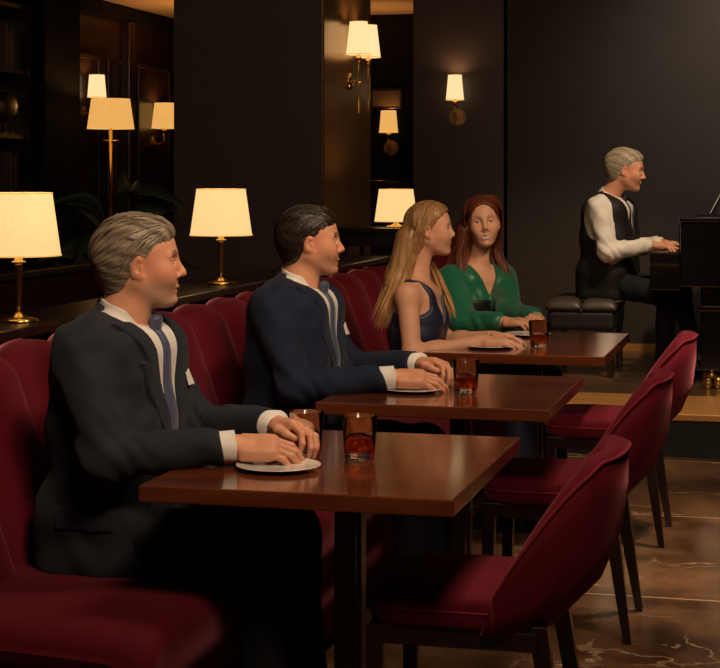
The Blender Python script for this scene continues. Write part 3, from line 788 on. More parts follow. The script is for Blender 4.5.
def mesh_np(name, V, Q, mat, parent, color=None, extra=None):
    if extra is not None and len(extra[0]):
        ev, ef, ec = extra
        base = len(V); V = np.concatenate([V, ev]) if len(V) else np.array(ev); Q = np.concatenate([Q, np.array(ef)+base]) if len(Q) else np.array(ef)
    me = bpy.data.meshes.new(name)
    me.vertices.add(len(V)); me.vertices.foreach_set('co', V.astype(np.float32).ravel())
    me.loops.add(len(Q)*4); me.loops.foreach_set('vertex_index', Q.astype(np.int32).ravel())
    me.polygons.add(len(Q)); me.polygons.foreach_set('loop_start', np.arange(0, len(Q)*4, 4, dtype=np.int32))
    me.polygons.foreach_set('use_smooth', np.ones(len(Q), bool))
    me.update(calc_edges=True); me.validate()
    if color is not None:
        c = color(V); at = me.color_attributes.new('Col', 'FLOAT_COLOR', 'POINT')
        at.data.foreach_set('color', np.c_[c, np.ones(len(V))].astype(np.float32).ravel())
    me.materials.append(mat)
    o = bpy.data.objects.new(name, me); COL.objects.link(o)
    if parent: o.parent = parent
    return o
def sdf_obj(name, field, lo, hi, h, mat, parent, color=None, extra=None):
    V, Q = nets(field, lo, hi, h)
    return mesh_np(name, V, Q, mat, parent, color, extra)
def ss(x, a, b):
    t = np.clip((x-a)/(b-a), 0, 1); return t*t*(3-2*t)
def wob(P, f, amp, seed=0):
    r = np.random.default_rng(seed); d = np.zeros(len(P))
    for i in range(4):
        k = r.normal(size=3)*f; d += np.sin(P @ k + r.random()*6.28+1.5*np.sin(P @ (r.normal(size=3)*f*.6)))
    return d*amp*.5

# ---- head, in head frame: +x nose, +z up, metres, about .235 chin to crown
def head_items(f, fem=False, smile=.5, nose=1.0, open_mouth=False):
    j = .94 if fem else 1.0
    up = [ell((-.020, 0, .034), (.100, .074, .084), f), ell((.026, 0, .030), (.062, .064, .070), f),
          ell((.028, 0, -.034), (.058, .055*j, .076), f),
          cap((-.005, .050*j, -.045), (.062, .016*j, -.094), .020, .017, f), cap((-.005, -.050*j, -.045), (.062, -.016*j, -.094), .020, .017, f),
          ell((.076, 0, -.097), (.018, .020*j, .016), f, k=.014),
          ell((.052, .042*j, -.024), (.033, .025, .029), f), ell((.052, -.042*j, -.024), (.033, .025, .029), f),
          ell((.067, 0, -.058), (.025, .029, .027), f, k=.016), ell((.062, .026, -.062), (.017, .014, .018), f, k=.018), ell((.062, -.026, -.062), (.017, .014, .018), f, k=.018)]
    br = .0 if fem else .003
    feat = [cap((.080+br, -.012, .026), (.066+br, -.046, .024), .010, .009, f, k=.014), cap((.080+br, .012, .026), (.066+br, .046, .024), .010, .009, f, k=.014)]
    for s in (-1, 1):
        feat.append(ell((.0905 if fem else .088, s*.032, .008), (.016, .018, .013), f, op='-', k=.012))
        feat.append(ell((.071, s*.031, .007), (.0125, .0135, .0118), f, k=.002))
        feat.append(cap((.0835, s*.020, .0125), (.078, s*.043, .0115), .0028, .0026, f, k=.003))
        feat.append(cap((.0815, s*.021, .0005), (.077, s*.042, .001), .0024, .0022, f, k=.004))
        feat.append(ell((.0925, s*.0115, -.033), (.010, .0070, .0070), f, k=.006))
        feat.append(ell((.070, s*.036, -.040), (.016, .014, .018), f, k=.018))
    n = nose
    nz = .004 if fem else 0
    feat += [cap((.084, 0, .016), (.097+.008*n, 0, -.018+nz), .0088, .0090, f, k=.012), ell((.100+.008*n, 0, -.027+nz), (.0108, .0108, .0092), f, k=.008),
             cap((.094, 0, -.034), (.090, 0, -.046), .006, .006, f, k=.008)]
    cz = -.0650
    # lips follow a smiling arc
    U1 = [(-.027, .0755, cz+.006*smile), (-.014, .0895, cz+.0025), (0, .0950, cz+.0022), (.014, .0895, cz+.0025), (.027, .0755, cz+.006*smile)]
    gap = .004 if open_mouth else .0018
    for a, b in zip(U1[:-1], U1[1:]):
        feat.append(cap((a[1], a[0], a[2]+gap), (b[1], b[0], b[2]+gap), .0042, .0042, f, k=.004))
    L1 = [(-.024, .0735, cz+.004*smile), (-.012, .0880, cz-.008-gap), (.012, .0880, cz-.008-gap), (.024, .0735, cz+.004*smile)]
    for a, b in zip(L1[:-1], L1[1:]):
        feat.append(cap((a[1], a[0], a[2]), (b[1], b[0], b[2]), .0048, .0048, f, k=.004))
    if not open_mouth: feat.append(cap((.098, -.018, cz-.0015), (.098, .018, cz-.0015), .0022, .0013, f, op='-', k=.002))
    ears = []
    for s in (-1, 1):
        Re = rot(s*.35, .18, 0)
        ears += [ell((-.014, s*.074, -.006), (.0175, .0065, .030), f, Re, k=.006), ell((-.007, s*.0805, -.004), (.0095, .006, .017), f, Re, op='-', k=.004),
                 ell((-.004, s*.073, -.030), (.009, .0055, .010), f, k=.006), cap((-.002, s*.072, -.006), (.0, s*.073, -.014), .005, .004, f, k=.005)]
    return U([U(up, .03)]+feat+ears, .01)

def head_color(f, skin, lips, brow, fem=False, beard=None, open_mouth=False, smile=.5, iris=(.10, .07, .05)):
    skin = A(*skin); lips = A(*lips); brow = A(*brow)
    def col(P):
        q = f.inv(P); x, y, z = q.T; ay = np.abs(y)
        c = np.tile(skin, (len(P), 1))
        inhead = (z > -.13) & (z < .14) & (np.abs(x) < .14) & (ay < .1)
        def mix(m, t):
            nonlocal c
            m = (m*inhead)[:, None]; c = c*(1-m)+A(*t)*m
        # ruddier nose, cheeks, ears
        mix((.5 if fem else .35)*np.exp(-(((x-.06)/.03)**2+((ay-.042)/.02)**2+((z+.02)/.02)**2)), skin*A(1.1, .72, .66))
        mix(.30*np.exp(-(((x-.108)/.012)**2+(ay/.014)**2+((z+.028)/.012)**2)), skin*A(1.08, .72, .66))
        mix(.30*(ay > .066)*(np.abs(z) < .04), skin*A(1.05, .72, .64))
        if beard is not None:
            mix(beard[3]*ss(-z, .044, .058)*ss(x, -.005, .02)*(1-.0*x), beard[:3])
        cz = -.0650
        arc = cz+.0+smile*4.5*ay**2
        lipm = (x > .060)*(1-ss(ay, .028, .032))
        hU = np.where(open_mouth, .0095, .0062)*(1-(ay/.032)**2); hL = np.where(open_mouth, .0150, .0095)*(1-(ay/.030)**2)
        mix(.85*lipm*(z < arc+hU)*(z > arc-hL), lips)
        if open_mouth:
            mix((x > .060)*(ay < .0245)*(z < arc+.0036)*(z > arc-.0070*(1-(ay/.029)**2)), (.84, .79, .72))
        else: mix(.6*lipm*(np.abs(z-arc+.001) < .0014), lips*.35)
        # brows
        bz = .0285+.004*np.sin((ay-.012)/.038*PI)
        mix((.55 if fem else .80)*(x > .052)*ss(ay, .010, .015)*(1-ss(ay, .046, .054))*(np.abs(z-bz) < (.0030 if fem else .0042)), brow)
        # eyes
        ez = .0065; e = (np.abs(ay-.0315)/.0135)**2+((z-ez)/.0047)**2
        eye = (x > .066)*(e < 1)
        mix((x > .060)*(e < 2.0)*(z > ez), (.10, .04, .025) if fem else skin*A(.5, .42, .4))
        mix(eye, (.50, .46, .42))
        mix(eye*((ay-.0315)**2+(z-ez-.0003)**2 < .0052**2), iris)
        mix(eye*((ay-.0315)**2+(z-ez-.0003)**2 < .0023**2), (.01, .01, .01))
        # nostrils
        mix((.25 if fem else .6)*((x-.096)**2/.00004+(ay-.0075)**2/.000012+(z+.0405)**2/.000008 < 1), (.12, .03, .02))
        return np.clip(c, 0, 1)
    return col

# ---- hand: +x towards the fingertips, +z the back of the hand, thumb on the ts*y side
def hand(f, ts, curl=(.35, .5, .4), fan=.05, thumb=(.3, .2), sc=1.0, per=None):
    g = Fr(f.o, f.R, f.s*sc)
    palm = U([rbox((.046, 0, -.001), (.030, .027, .004), .0115, g), cap((-.02, 0, -.002), (.02, 0, -.001), .0235, .022, g), cap((.018, ts*.022, -.009), (.05, ts*.028, -.006), .015, .012, g),
              cap((.02, -ts*.022, -.006), (.06, -ts*.026, -.004), .013, .010, g)]+[cap((.060, ts*yy, .004), (.082, ts*yy, .003), .0085, .0095, g) for yy in (.027, .009, -.009, -.026)], .014)
    fingers = []
    ys = (.0285, .0095, -.0095, -.0275); Ls = ((.041, .026, .020), (.046, .030, .021), (.043, .028, .021), (.033, .021, .018)); xs = (.082, .086, .083, .075)
    for i in range(4):
        c3 = per[i] if per else curl
        p = A(xs[i], ts*ys[i], .002); az = ts*(1.5-i)*fan*.8; pit = 0; items = []
        r = .0090 if i < 3 else .0078
        for L, c, (ra, rb) in zip(Ls[i], c3, ((r, r*.92), (r*.94, r*.85), (r*.87, r*.72))):
            pit += c; d = A(math.cos(az)*math.cos(pit), math.sin(az)*math.cos(pit), -math.sin(pit)); q = p+d*L
            items.append(cap(p, q, ra, rb, g)); p = q
        fingers.append(U(items, .004))
    t0 = A(.014, ts*.022, -.008); t1 = t0+.046*A(math.cos(.75-thumb[0]), ts*math.sin(.75-thumb[0]), -.16); t2 = t1+.032*A(math.cos(.5-thumb[0]-thumb[1]), ts*math.sin(.5-thumb[0]-thumb[1]), -.22); t3 = t2+.024*A(math.cos(.3-thumb[0]-2*thumb[1]), ts*math.sin(.3-thumb[0]-2*thumb[1]), -.25)
    fingers.append(U([cap(t0, t1, .0150, .0112, g), cap(t1, t2, .0112, .0098, g), cap(t2, t3, .0100, .0080, g)], .006))
    fing = U(fingers, .0008)
    return U([palm, fing], .006)
def aim(o, fwd, up, s=1.0):
    x = A(*fwd); x /= np.linalg.norm(x); z = A(*up); z = z-x*(z @ x); z /= np.linalg.norm(z); y = np.cross(z, x)
    return Fr(o, np.stack([x, y, z]), s)

# ---- locks of hair: flattened tubes as quads
def locks(paths, n=6):
    V = []; Q = []; C = []
    for pts, r, flat, shade_ in paths:
        pts = np.array(pts); N = len(pts); t = np.gradient(pts, axis=0); t /= np.maximum(np.linalg.norm(t, axis=1), 1e-9)[:, None]
        out = np.array(flat[1]); u = np.cross(t, out); u /= np.maximum(np.linalg.norm(u, axis=1), 1e-6)[:, None]; w_ = np.cross(u, t)
        b = len(V)
        for i in range(N):
            rr = r[i]
            for k in range(n):
                a = 2*PI*k/n; V.append(pts[i]+u[i]*rr*math.cos(a)+w_[i]*rr*flat[0]*math.sin(a)); C.append(shade_)
        for i in range(N-1):
            for k in range(n): l = (k+1) % n; Q.append((b+i*n+k, b+i*n+l, b+(i+1)*n+l, b+(i+1)*n+k))
    return np.array(V), np.array(Q), np.array(C)
def to_surface(field, p, c, off=.0):
    """push point p along the ray from c so that it sits at signed distance off"""
    p = np.array(p, float); c = np.array(c, float); d = p-c; d /= np.linalg.norm(d)
    for _ in range(8): p = p-d*(field.ev(p[None])[0]-off)
    return p

def short_hair(f, headf, parent, c1, c2, h, seed=1, volume=1.0, length=.055, wave=.3, recede=0., name='hair'):
    """swept-back short hair: a cap of its own thickness plus combed locks"""
    v = volume
    capi = U([ell((-.032, 0, .038), (.105, .0800, .085), f), ell((-.01, 0, .056+.004*v), (.085, .070, .060+.006*v), f), ell((-.062, 0, -.01), (.062, .070, .080), f),
              ell((.042, 0, .084), (.042, .054, .024+.006*v), f, k=.03)], .03)
    cut = [ell((.122, 0, .008), (.078, .110, .070+recede), f), ell((.070, 0, -.050), (.062, .15, .062), f), ell((.075, 0, -.115), (.125, .15, .075), f),
           ell((-.008, .085, -.006), (.021, .03, .031), f), ell((-.008, -.085, -.006), (.021, .03, .031), f), ell((.01, 0, -.15), (.2, .2, .064), f)]
    # the fringe stays: face cut limited
    def post(P, d, bc, br):
        for c in cut: d = smax(d, -c.ev(P), .006)
        q = f.inv(P)
        ph = np.arctan2(q[:, 1], q[:, 2]+.02)
        g = np.sin(ph*34+3*np.sin(q[:, 0]*38+ph*3)+1.5*np.sin(ph*9))*.6+np.sin(ph*71+4*np.sin(q[:, 0]*30)+q[:, 0]*40)*.4
        side = ss(-q[:, 2], -.05, .02)
        g2 = np.sin((q[:, 0]*150+q[:, 2]*60)+2*np.sin(q[:, 2]*60))
        return d-.0011*(g*(1-side)+g2*side*.6)*ss(-d, -.02, .0)
    fld = U([capi], .01, post)
    r = np.random.default_rng(seed); paths = []
    C0 = f.out((-.01, 0, .02))
    for i in range(420):
        # start on upper scalp, comb back
        ph = r.uniform(-1.75, 1.75); x0 = r.uniform(-.07, .068)
        if abs(ph) > 1.1 and x0 > .03: continue
        th = math.atan2(.07*math.cos(ph)+.0, 1)
        base = A(x0, .075*math.sin(ph), .03+.085*math.cos(ph))
        L = length*r.uniform(.7, 1.2); pts = []; N = 7
        side = abs(math.sin(ph))**2
        dirv = A(-1, .12*math.sin(ph)+r.normal()*.12, -.15-.75*side); dirv /= np.linalg.norm(dirv)
        lift = .002+.005*v*(1-side)*r.random()
        for j in range(N):
            u = j/(N-1); p = base+dirv*L*u+A(0, wave*.006*math.sin(u*5+ph*5), -.35*L*u*u*side)
            p = f.inv(to_surface(fld, f.out(p), C0, 0)[None])[0]
            nrm = p-A(-.01, 0, .02); nrm /= np.linalg.norm(nrm)
            pts.append(p+nrm*(-.0012+lift*math.sin(u*PI)*.8))
        e = pts[-1]
        if any(c.ev(f.out(np.array(pts)))[0:].min() < -.001 for c in cut[:5]): continue
        rr = r.uniform(.0020, .0036); rad = [rr*f.s*(.35+.65*math.sin(min(1, .15+j/(N-1)*.95)*PI)**.6) if j < N-1 else rr*.2*f.s for j in range(N)]
        nr = f.out(e)-C0
        paths.append((f.out(np.array(pts)), rad, (.45, nr/np.linalg.norm(nr)), r.uniform(0, 1)))
    ex = locks(paths)
    c1 = A(*c1); c2 = A(*c2)
    def col(P):
        q = f.inv(P)
        ph = np.arctan2(q[:, 1], q[:, 2]+.02)
        t = .5+.25*np.sin(ph*41+3*np.sin(q[:, 0]*35))+.25*np.sin(ph*17+q[:, 0]*60)
        # own colour: greyer at the temples, darker at the nape
        gr = ss(q[:, 0], -.03, .04)*ss(-q[:, 2], -.05, 0.0)
        t = np.clip(t*.8+gr*.6-.35*ss(-q[:, 0], .02, .09)*ss(-q[:, 2], -.03, .05), 0, 1)
        c = c1*(1-t[:, None])+c2*t[:, None]
        n = len(ex[0])
        if n and len(P) >= n:
            s = (.75+.5*ex[2])[:, None]; c[-n:] *= s
        return np.clip(c, 0, 1)
    o = f.out((0, 0, 0)); R_ = .16*f.s
    return sdf_obj(name, fld, o-R_, o+R_, h, M_hair, parent, col, ex)

def long_hair(f, parent, c1, c2, h, tips, seed=2, part=0.0, mass=None, back=0.0, oz=.0):
    """long straight hair: cap, falling masses and many locks. tips: list of (side, list of control points in body coords, weight)"""
    capi = [ell((-.020, 0, .038), (.101, .082, .090), f), ell((-.055, 0, -.02), (.058, .072, .085), f), ell((.02, 0, .06), (.072, .070, .060), f)]
    massp = []
    for (pa, pb, ra, rb) in mass or []: massp.append(cap(pa, pb, ra, rb, ID, k=.03))
    cut = [ell((.115-back, 0, .0+oz), (.075+back*.5, .068+back, .088), f), ell((.075-back*.5, 0, -.07), (.07, .062+back, .10), f)]
    def post(P, d, bc, br):
        for c in cut: d = smax(d, -c.ev(P), .006)
        q = f.inv(P); ph = np.arctan2(q[:, 1], q[:, 0]+.02)
        g = np.sin(ph*30+2*np.sin(q[:, 2]*20))*.6+np.sin(ph*57+q[:, 2]*25)*.4
        return d-.0012*g*ss(-d, -.02, 0)
    fld = U([U(capi, .03)]+massp, .03, post)
    r = np.random.default_rng(seed); paths = []
    C0 = f.out((-.01, 0, .02))
    for side, ctrl, cnt, spread in tips:
        ctrl = [A(*c) for c in ctrl]
        for i in range(cnt):
            # root along the parting
            x0 = r.uniform(-.07, .062); root = A(x0, part+side*.004, .03+.092*math.sqrt(max(0, 1-((x0+.015)/.105)**2)))
            u0 = (x0+.07)/.132
            mid = A(-.075+(.105-back*1.2)*u0+r.normal()*.004, side*.093, .035+r.normal()*.008)
            mid2 = A(-.085+(.098-back*1.8)*u0+r.normal()*.004, side*(.086 if u0 > .3 else .06), -.035)
            P0 = [f.out(root), f.out(root*.45+mid*.55+A(0, side*.012, .030)), f.out(mid), f.out(mid2)]
            off = r.normal(size=3)*spread; off[2] *= .6
            tailp = [c+off*(.55+.45*k/len(ctrl)) for k, c in enumerate(ctrl)]
            K = np.array(P0+tailp)
            # Catmull-Rom
            Kx = np.concatenate([[2*K[0]-K[1]], K, [2*K[-1]-K[-2]]]); pts = []
            for s_ in range(len(K)-1):
                p0, p1, p2, p3 = Kx[s_:s_+4]
                for u in (0, .25, .5, .75): pts.append(.5*((2*p1)+(-p0+p2)*u+(2*p0-5*p1+4*p2-p3)*u*u+(-p0+3*p1-3*p2+p3)*u**3))
            pts.append(K[-1]); pts = np.array(pts); N = len(pts)
            # keep the scalp part on the cap
            for j in range(0, 10):
                if fld.ev(pts[j][None])[0] < .004: pts[j] = to_surface(fld, pts[j], C0, .0015)
            rr = r.uniform(.0026, .0048); rad = [rr*(.5+.5*min(1, j/6))*(1 if j < N-5 else max(.12, (N-1-j)/5)) for j in range(N)]
            nr = pts[N//2]-C0; nr[2] = 0
            paths.append((pts, rad, (.5, nr/np.linalg.norm(nr)), r.uniform(0, 1)))
    ex = locks(paths)
    c1 = A(*c1); c2 = A(*c2)
    def col(P):
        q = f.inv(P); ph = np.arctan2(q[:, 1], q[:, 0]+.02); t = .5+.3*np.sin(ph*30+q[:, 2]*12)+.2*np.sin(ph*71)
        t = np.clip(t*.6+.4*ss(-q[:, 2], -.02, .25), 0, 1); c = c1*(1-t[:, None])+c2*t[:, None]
        n = len(ex[0])
        if n and len(P) >= n: c[-n:] *= (.7+.6*ex[2])[:, None]
        return np.clip(c, 0, 1)
    allp = np.array([f.out((0, 0, 0))+d for d in (A(.16, .16, .16), A(-.16, -.16, -.16))]+[A(*m[i])+s for m in (mass or []) for i in (0, 1) for s in (-.09, .09)])
    return sdf_obj('hair', fld, allp.min(0), allp.max(0), h, M_hair, parent, col, ex)

# ---- torso and suit
def torso_items(g, inset=0.0, fem=False, sh=.165, lean=0.0):
    i = inset
    if fem:
        return [cap((-.005+lean, -.135, .485), (-.005+lean, .135, .485), .046-i, None, g), rbox((0.0+lean*.8, 0, .40), (.028, .085, .07), .062-i, g),
                ell((.062+lean*.8, .062, .375), (.052-i, .056-i, .056-i), g), ell((.062+lean*.8, -.062, .375), (.052-i, .056-i, .056-i), g),
                rbox((lean*.4, 0, .24), (.025, .068, .07), .065-i, g), rbox((0, 0, .09), (.035, .09, .03), .08-i, g),
                cap((-.01+lean, 0, .50), (lean, .07, .505), .045-i, .04-i, g), cap((-.01+lean, 0, .50), (lean, -.07, .505), .045-i, .04-i, g)]
    return [cap((-.012+lean, -sh, .535), (-.012+lean, sh, .535), .068-i, None, g), rbox((.0+lean*.9, 0, .43), (.045, .115, .08), .085-i, g),
            cap((-.015+lean, .03, .585), (-.012+lean, .14, .555), .05-i, .05-i, g), cap((-.015+lean, -.03, .585), (-.012+lean, -.14, .555), .05-i, .05-i, g),
            rbox((.015+lean*.4, 0, .25), (.05, .115, .10), .085-i, g), rbox((.0, 0, .08), (.065, .12, .06), .08-i, g)]

class Man: pass
def build_man(label, loc, yaw, s, head, neck_base, armR, armL, handR, handL, suit, tie, shirt, hair, skin, h, beard=None, legs=None, floor=-.47, kind='suit', square=True, seed=1, smile=.5, lean=0., headscale=1., curls=None, hk={}):
    """armX = (shoulder, elbow, wrist); handX = (frame)"""
    root = thing('person', label, 'person', loc, yaw)
    root.scale = (1, 1, 1)
    g = Fr((0, 0, 0), None, s)
    hf = Fr(head[0], rot(*head[1]), headscale)
    nb = A(*neck_base); ht = hf.out((-.022, 0, -.055))
    sk = [head_items(hf, smile=smile), U([cap(nb, ht, .060*s, .056*headscale), cap(nb-A(.01, 0, .05), nb, .07*s, .06*s)]+torso_items(g, .022, lean=lean), .03)]
    arms = []
    for (a, b, c), hd in ((armR, handR), (armL, handL)):
        a, b, c = A(*a), A(*b), A(*c)
        arms.append(U([cap(a, b, .045, .040), cap(b, c, .038, .025)], .02))
    body = U([U(sk, .025)]+arms, .012)
    body = U([U([body, handR[0]], .012), U([handL[0]], .01)], .001)
    pts = [hf.o+A(.15, .15, .15), hf.o-A(.15, .15, .2)]+[A(*p)+d for arm in (armR, armL) for p in arm for d in (.07, -.07)]+[handR[1]+.16, handR[1]-.16, handL[1]+.16, handL[1]-.16, A(-.2, -.25, 0)]
    pts = np.array([np.array(p) for p in pts])
    lo_, hi_ = pts.min(0), pts.max(0); lo_[2] = max(lo_[2], -.02)
    body_o = sdf_obj('body', body, lo_, hi_, h, M_skin, root, head_color(hf, skin, skin*A(.92, .52, .48), hair[3], beard=beard, smile=smile))
    short_hair(hf, None, root, hair[0], hair[1], h*.8, seed, hair[2], **hk)
    # ---- garments
    T = U(torso_items(g, 0, lean=lean), .045)
    wtop = .575*s; wbot = (.235 if kind == 'suit' else .33)*s
    def wedge(P, grow=0.0, bot=wbot):   # negative inside the V
        x, y, z = P.T; wz = .096*s*np.clip((z-bot)/(wtop-bot), 0, 1.2)+grow
        return np.maximum(np.abs(y)-wz, np.maximum(bot-z-grow, -(x-.01)))
    sleeves = []
    for (a, b, c) in (armR, armL):
        a, b, c = A(*a), A(*b), A(*c); e = c-(c-b)/np.linalg.norm(c-b)*(.035)
        u_ = (c-b)/np.linalg.norm(c-b); sleeves.append(U([cap(a, b, .066*s, .055*s), cap(b, c, .056*s, .044*s)], .03, lambda P, d, bc, br, c=c, u_=u_: smax(d, np.where(((P-c)**2).sum(1) < .02, (P-c) @ u_+.030, -.2), .003)))
    def folds(P, d, bc, br):
        # cloth folds around elbows and waist
        near = np.zeros(len(P))
        for (a, b, c) in (armR, armL):
            b = A(*b); near = np.maximum(near, np.exp(-((P-b)**2).sum(1)/.012))
        w1 = np.sin(P[:, 2]*95+P[:, 0]*70+3*np.sin(P[:, 1]*30+P[:, 0]*14))
        w2 = np.sin(P[:, 2]*40-P[:, 0]*55+2*np.sin(P[:, 1]*22))
        return d+.0032*near*w1+.0022*w2+wob(P, 13, .0034, seed)+.0022*np.sin(P[:, 2]*52+4*np.sin(P[:, 0]*17)+P[:, 1]*20)*(np.abs(P[:, 1]) > .15)
    neckcut = cap(nb+A(-.004, 0, -.02)*s, ht+A(0, 0, .02), .066*s, .075*s)
    nd = (ht-nb)/np.linalg.norm(ht-nb)
    def ring(P, r0, thick, z0, z1, dip=0.0):
        q = P-nb; t = q @ nd; rad = q-t[:, None]*nd; rr = np.linalg.norm(rad, axis=1); front = np.clip(rad[:, 0]/np.maximum(rr, 1e-6), -1, 1)
        zz0 = z0-dip*ss(front, .55, .95); z1 = z1-(.034*ss(front, .15, 1.0) if dip else 0)
        return np.maximum(np.abs(rr-r0-.06*np.clip(-(t-z1), 0, .08))-thick, np.maximum(t-z1, zz0-t)), rad, t
    if kind == 'suit':
        def jpost(P, d, bc, br):
            d = folds(P, d, bc, br); t = T.ev(P)
            # lapels: a raised band along the V
            x, y, z = P.T
            wz = .096*s*np.clip((z-wbot)/(wtop-wbot), 0, 1.2)
            lw = (.030+.050*ss(z, wbot, wbot+.22*s))*s
            notch = (z > .505*s)*.02*s-(z > .525*s)*.0
            lap = np.maximum(np.maximum(np.abs(y)-wz-lw+notch, wbot-.01-z), np.maximum(-(x-.012), z-.60*s))
            d = np.minimum(d, np.maximum(t-.0065, lap))
            d = smax(d, -neckcut.ev(P), .004)
            cr, rad_, t_ = ring(P, .0725*s, .0035, -.06, .022, 0); fr_ = rad_[:, 0]/np.maximum(np.linalg.norm(rad_, axis=1), 1e-6)
            d = smin(d, np.maximum(cr, (fr_-.25)*.07), .008)
            W = wedge(P)
            d = np.maximum(d, -np.maximum(W, -(t+.016)))
            # front edges of the jacket below the button: a shallow groove; hip pocket flap
            d = d+.004*np.exp(-((y-.01)/.004)**2)*(z < wbot)*(x > 0)
            fl = (np.abs(z-.135*s) < .026*s)*(np.abs(x-.02) < .075*s)*(y < -.1*s); d = d-.004*fl
            return d
        jk = U([U([T]+sleeves, .04), U([ell((.04, 0, .03), (.175*s, .205*s, .075*s))], .02)], .035, jpost)
        lo2 = np.array([np.array(A(*p)) for arm in (armR, armL) for p in arm]); lo3 = np.minimum(lo2.min(0)-.08, A(-.19, -.26, -.03)); hi3 = np.maximum(lo2.max(0)+.08, A(.26, .26, .66*s))
        hi3[2] = .72*s; sdf_obj('jacket', jk, lo3, hi3, h*1.15, suit, root)
        def spost(P, d, bc, br):
            x, y, z = P.T
            d = np.maximum(d+.005, np.maximum(wedge(P, .012), -(x-.0)))
            c, rad, t = ring(P, .0635*s, .0035, -.045, .036, .03)
            d = np.minimum(d, c)
            return smax(d, -neckcut.ev(P)-.006, .002) if False else d
        shf = U([T], .01, spost)
        so = sdf_obj('shirt', shf, (-.12, -.13, wbot-.03), (.22, .13, .70*s), h, shirt, root)
    else:
        sd = U([U([T]+sleeves, .04)], .01, lambda P, d, bc, br: np.minimum(folds(P, d, bc, br), ring(P, .0635*s, .0035, -.045, .036, .03)[0]))
        lo2 = np.array([np.array(A(*p)) for arm in (armR, armL) for p in arm]); lo3 = np.minimum(lo2.min(0)-.08, A(-.19, -.26, -.03)); hi3 = np.maximum(lo2.max(0)+.08, A(.26, .26, .70*s))
        sdf_obj('shirt', sd, lo3, hi3, h*1.15, shirt, root)
        def vpost(P, d, bc, br):
            x, y, z = P.T
            d = d-.009
            d = np.maximum(d, -wedge(P, .0)); d = smax(d, -neckcut.ev(P)+.012, .004)
            for sd_ in (-1, 1):
                arm_h = np.linalg.norm((P-A(-.012+lean, sd_*.225*s, .50*s))*A(1, 1, .62), axis=1)-.098*s
                d = smax(d, -arm_h, .006)
            return d
        sdf_obj('waistcoat', U([T], .01, vpost), (-.2, -.23, -.02), (.22, .23, .66*s), h*1.1, suit, root)
    # cuffs
    for (a, b, c) in (armR, armL):
        b, c = A(*b), A(*c); u = (c-b)/np.linalg.norm(c-b)
        m = MB(); r0 = .0385*s
        m.tube([tuple(c-u*.05), tuple(c+u*.000), tuple(c+u*.003), tuple(c-u*.0), tuple(c-u*.03)], [r0, r0-.001, r0-.003, r0-.005, r0-.006], 28, cap=False)
        m.obj('cuff', shirt, root)
    # tie hanging on the shirt front
    kb_ = (nb+nd*(-.030)*s)
    def tpost(P, d, bc, br):
        x, y, z = P.T
        base = T.ev(P) if kind == 'suit' else T.ev(P)-.000
        kz = .578*s
        tw = (.0145+.023*np.clip((kz-z)/(.36*s), 0, 1))*s
        strip = np.maximum(np.maximum(np.abs(y)-tw, np.abs(base+.002)-.0075+.0035*(np.abs(y)/tw)**2), np.maximum(z-kz, wbot-.01-z)); strip = np.maximum(strip, .02-x)
        return np.minimum(strip, d)
    kx = None
    # find the shirt front at the knot
    xs_ = np.linspace(.25, 0, 126); zz = .575*s
    v = T.ev(np.c_[xs_, 0*xs_, 0*xs_+zz]); kx = xs_[np.argmax(v < 0)]
    kp = A(max(kx-.002, (nb+nd*-.01)[0]+.060*s), 0, zz+.014)
    knot = U([rbox(kp, (.004, .006, .010), .010), ell(kp+A(0.002, 0, .008), (.012, .020, .011))], .01)
    tf = U([knot], .01, tpost)
    sdf_obj('tie', tf, (.0, -.05, wbot-.02), (.25, .05, .66*s), h*.8, tie, root)
    if square:
        yy = .122*s; zz = .435*s; xs_ = np.linspace(.25, 0, 251); v = T.ev(np.c_[xs_, 0*xs_+yy, 0*xs_+zz]); px = xs_[np.argmax(v < 0)]
        m = MB(); px += .009; P_ = [(px+.006, yy-.018, zz-.012), (px+.006, yy+.020, zz-.012), (px-.004, yy+.018, zz+.012), (px-.004, yy+.003, zz+.028), (px-.003, yy-.006, zz+.016), (px-.004, yy-.014, zz+.022)]
        vs = P_+[(a+.004, b, c) for a, b, c in P_]; N = 6
        m.add(vs, [tuple(range(N)), tuple(range(N, 2*N))[::-1]]+[(i, i+N, (i+1) % N+N, (i+1) % N) for i in range(N)]); m.obj('pocket_square', shirt, root, .001)
    # trousers and shoes
    hips, kneeR, ankR, kneeL, ankL = legs
    tr = []
    for sy, kn, an in ((-1, kneeR, ankR), (1, kneeL, ankL)):
        tr.append(U([cap((0, sy*.085*s, .085), kn, .088*s, .066*s), cap(kn, an, .064*s, .048*s)], .03))
    trf = U([U([rbox((0, 0, .06), (.05, .11, .02), .06)]+tr, .03)], .01, lambda P, d, bc, br: d+wob(P, 22, .002, seed+3)+.0018*np.sin(P[:, 0]*60+P[:, 2]*30))
    pp = np.array([A(*p) for p in (kneeR, ankR, kneeL, ankL)]); lo4 = np.minimum(pp.min(0)-.09, A(-.14, -.2, -.02)); hi4 = np.maximum(pp.max(0)+.1, A(.1, .2, .16)); 
    lo4[2] = max(lo4[2], floor+.03)
    sdf_obj('trousers', trf, lo4, hi4, .009, M_trousers, root)
    for an in (ankR, ankL):
        a = A(*an); z = floor+.002
        sf = U([ell((a[0]+.10, a[1], z+.035), (.085, .042, .036)), ell((a[0]+.005, a[1], z+.045), (.055, .036, .045)), cap((a[0]+.0, a[1], z+.05), (a[0], a[1], z+.11), .045, .045)], .03,
               lambda P, d, bc, br, z=z: np.maximum(d, z-P[:, 2]))
        sdf_obj('shoe', sf, (a[0]-.08, a[1]-.07, z-.01), (a[0]+.21, a[1]+.07, z+.17), .006, M_shoe, root)
    return root

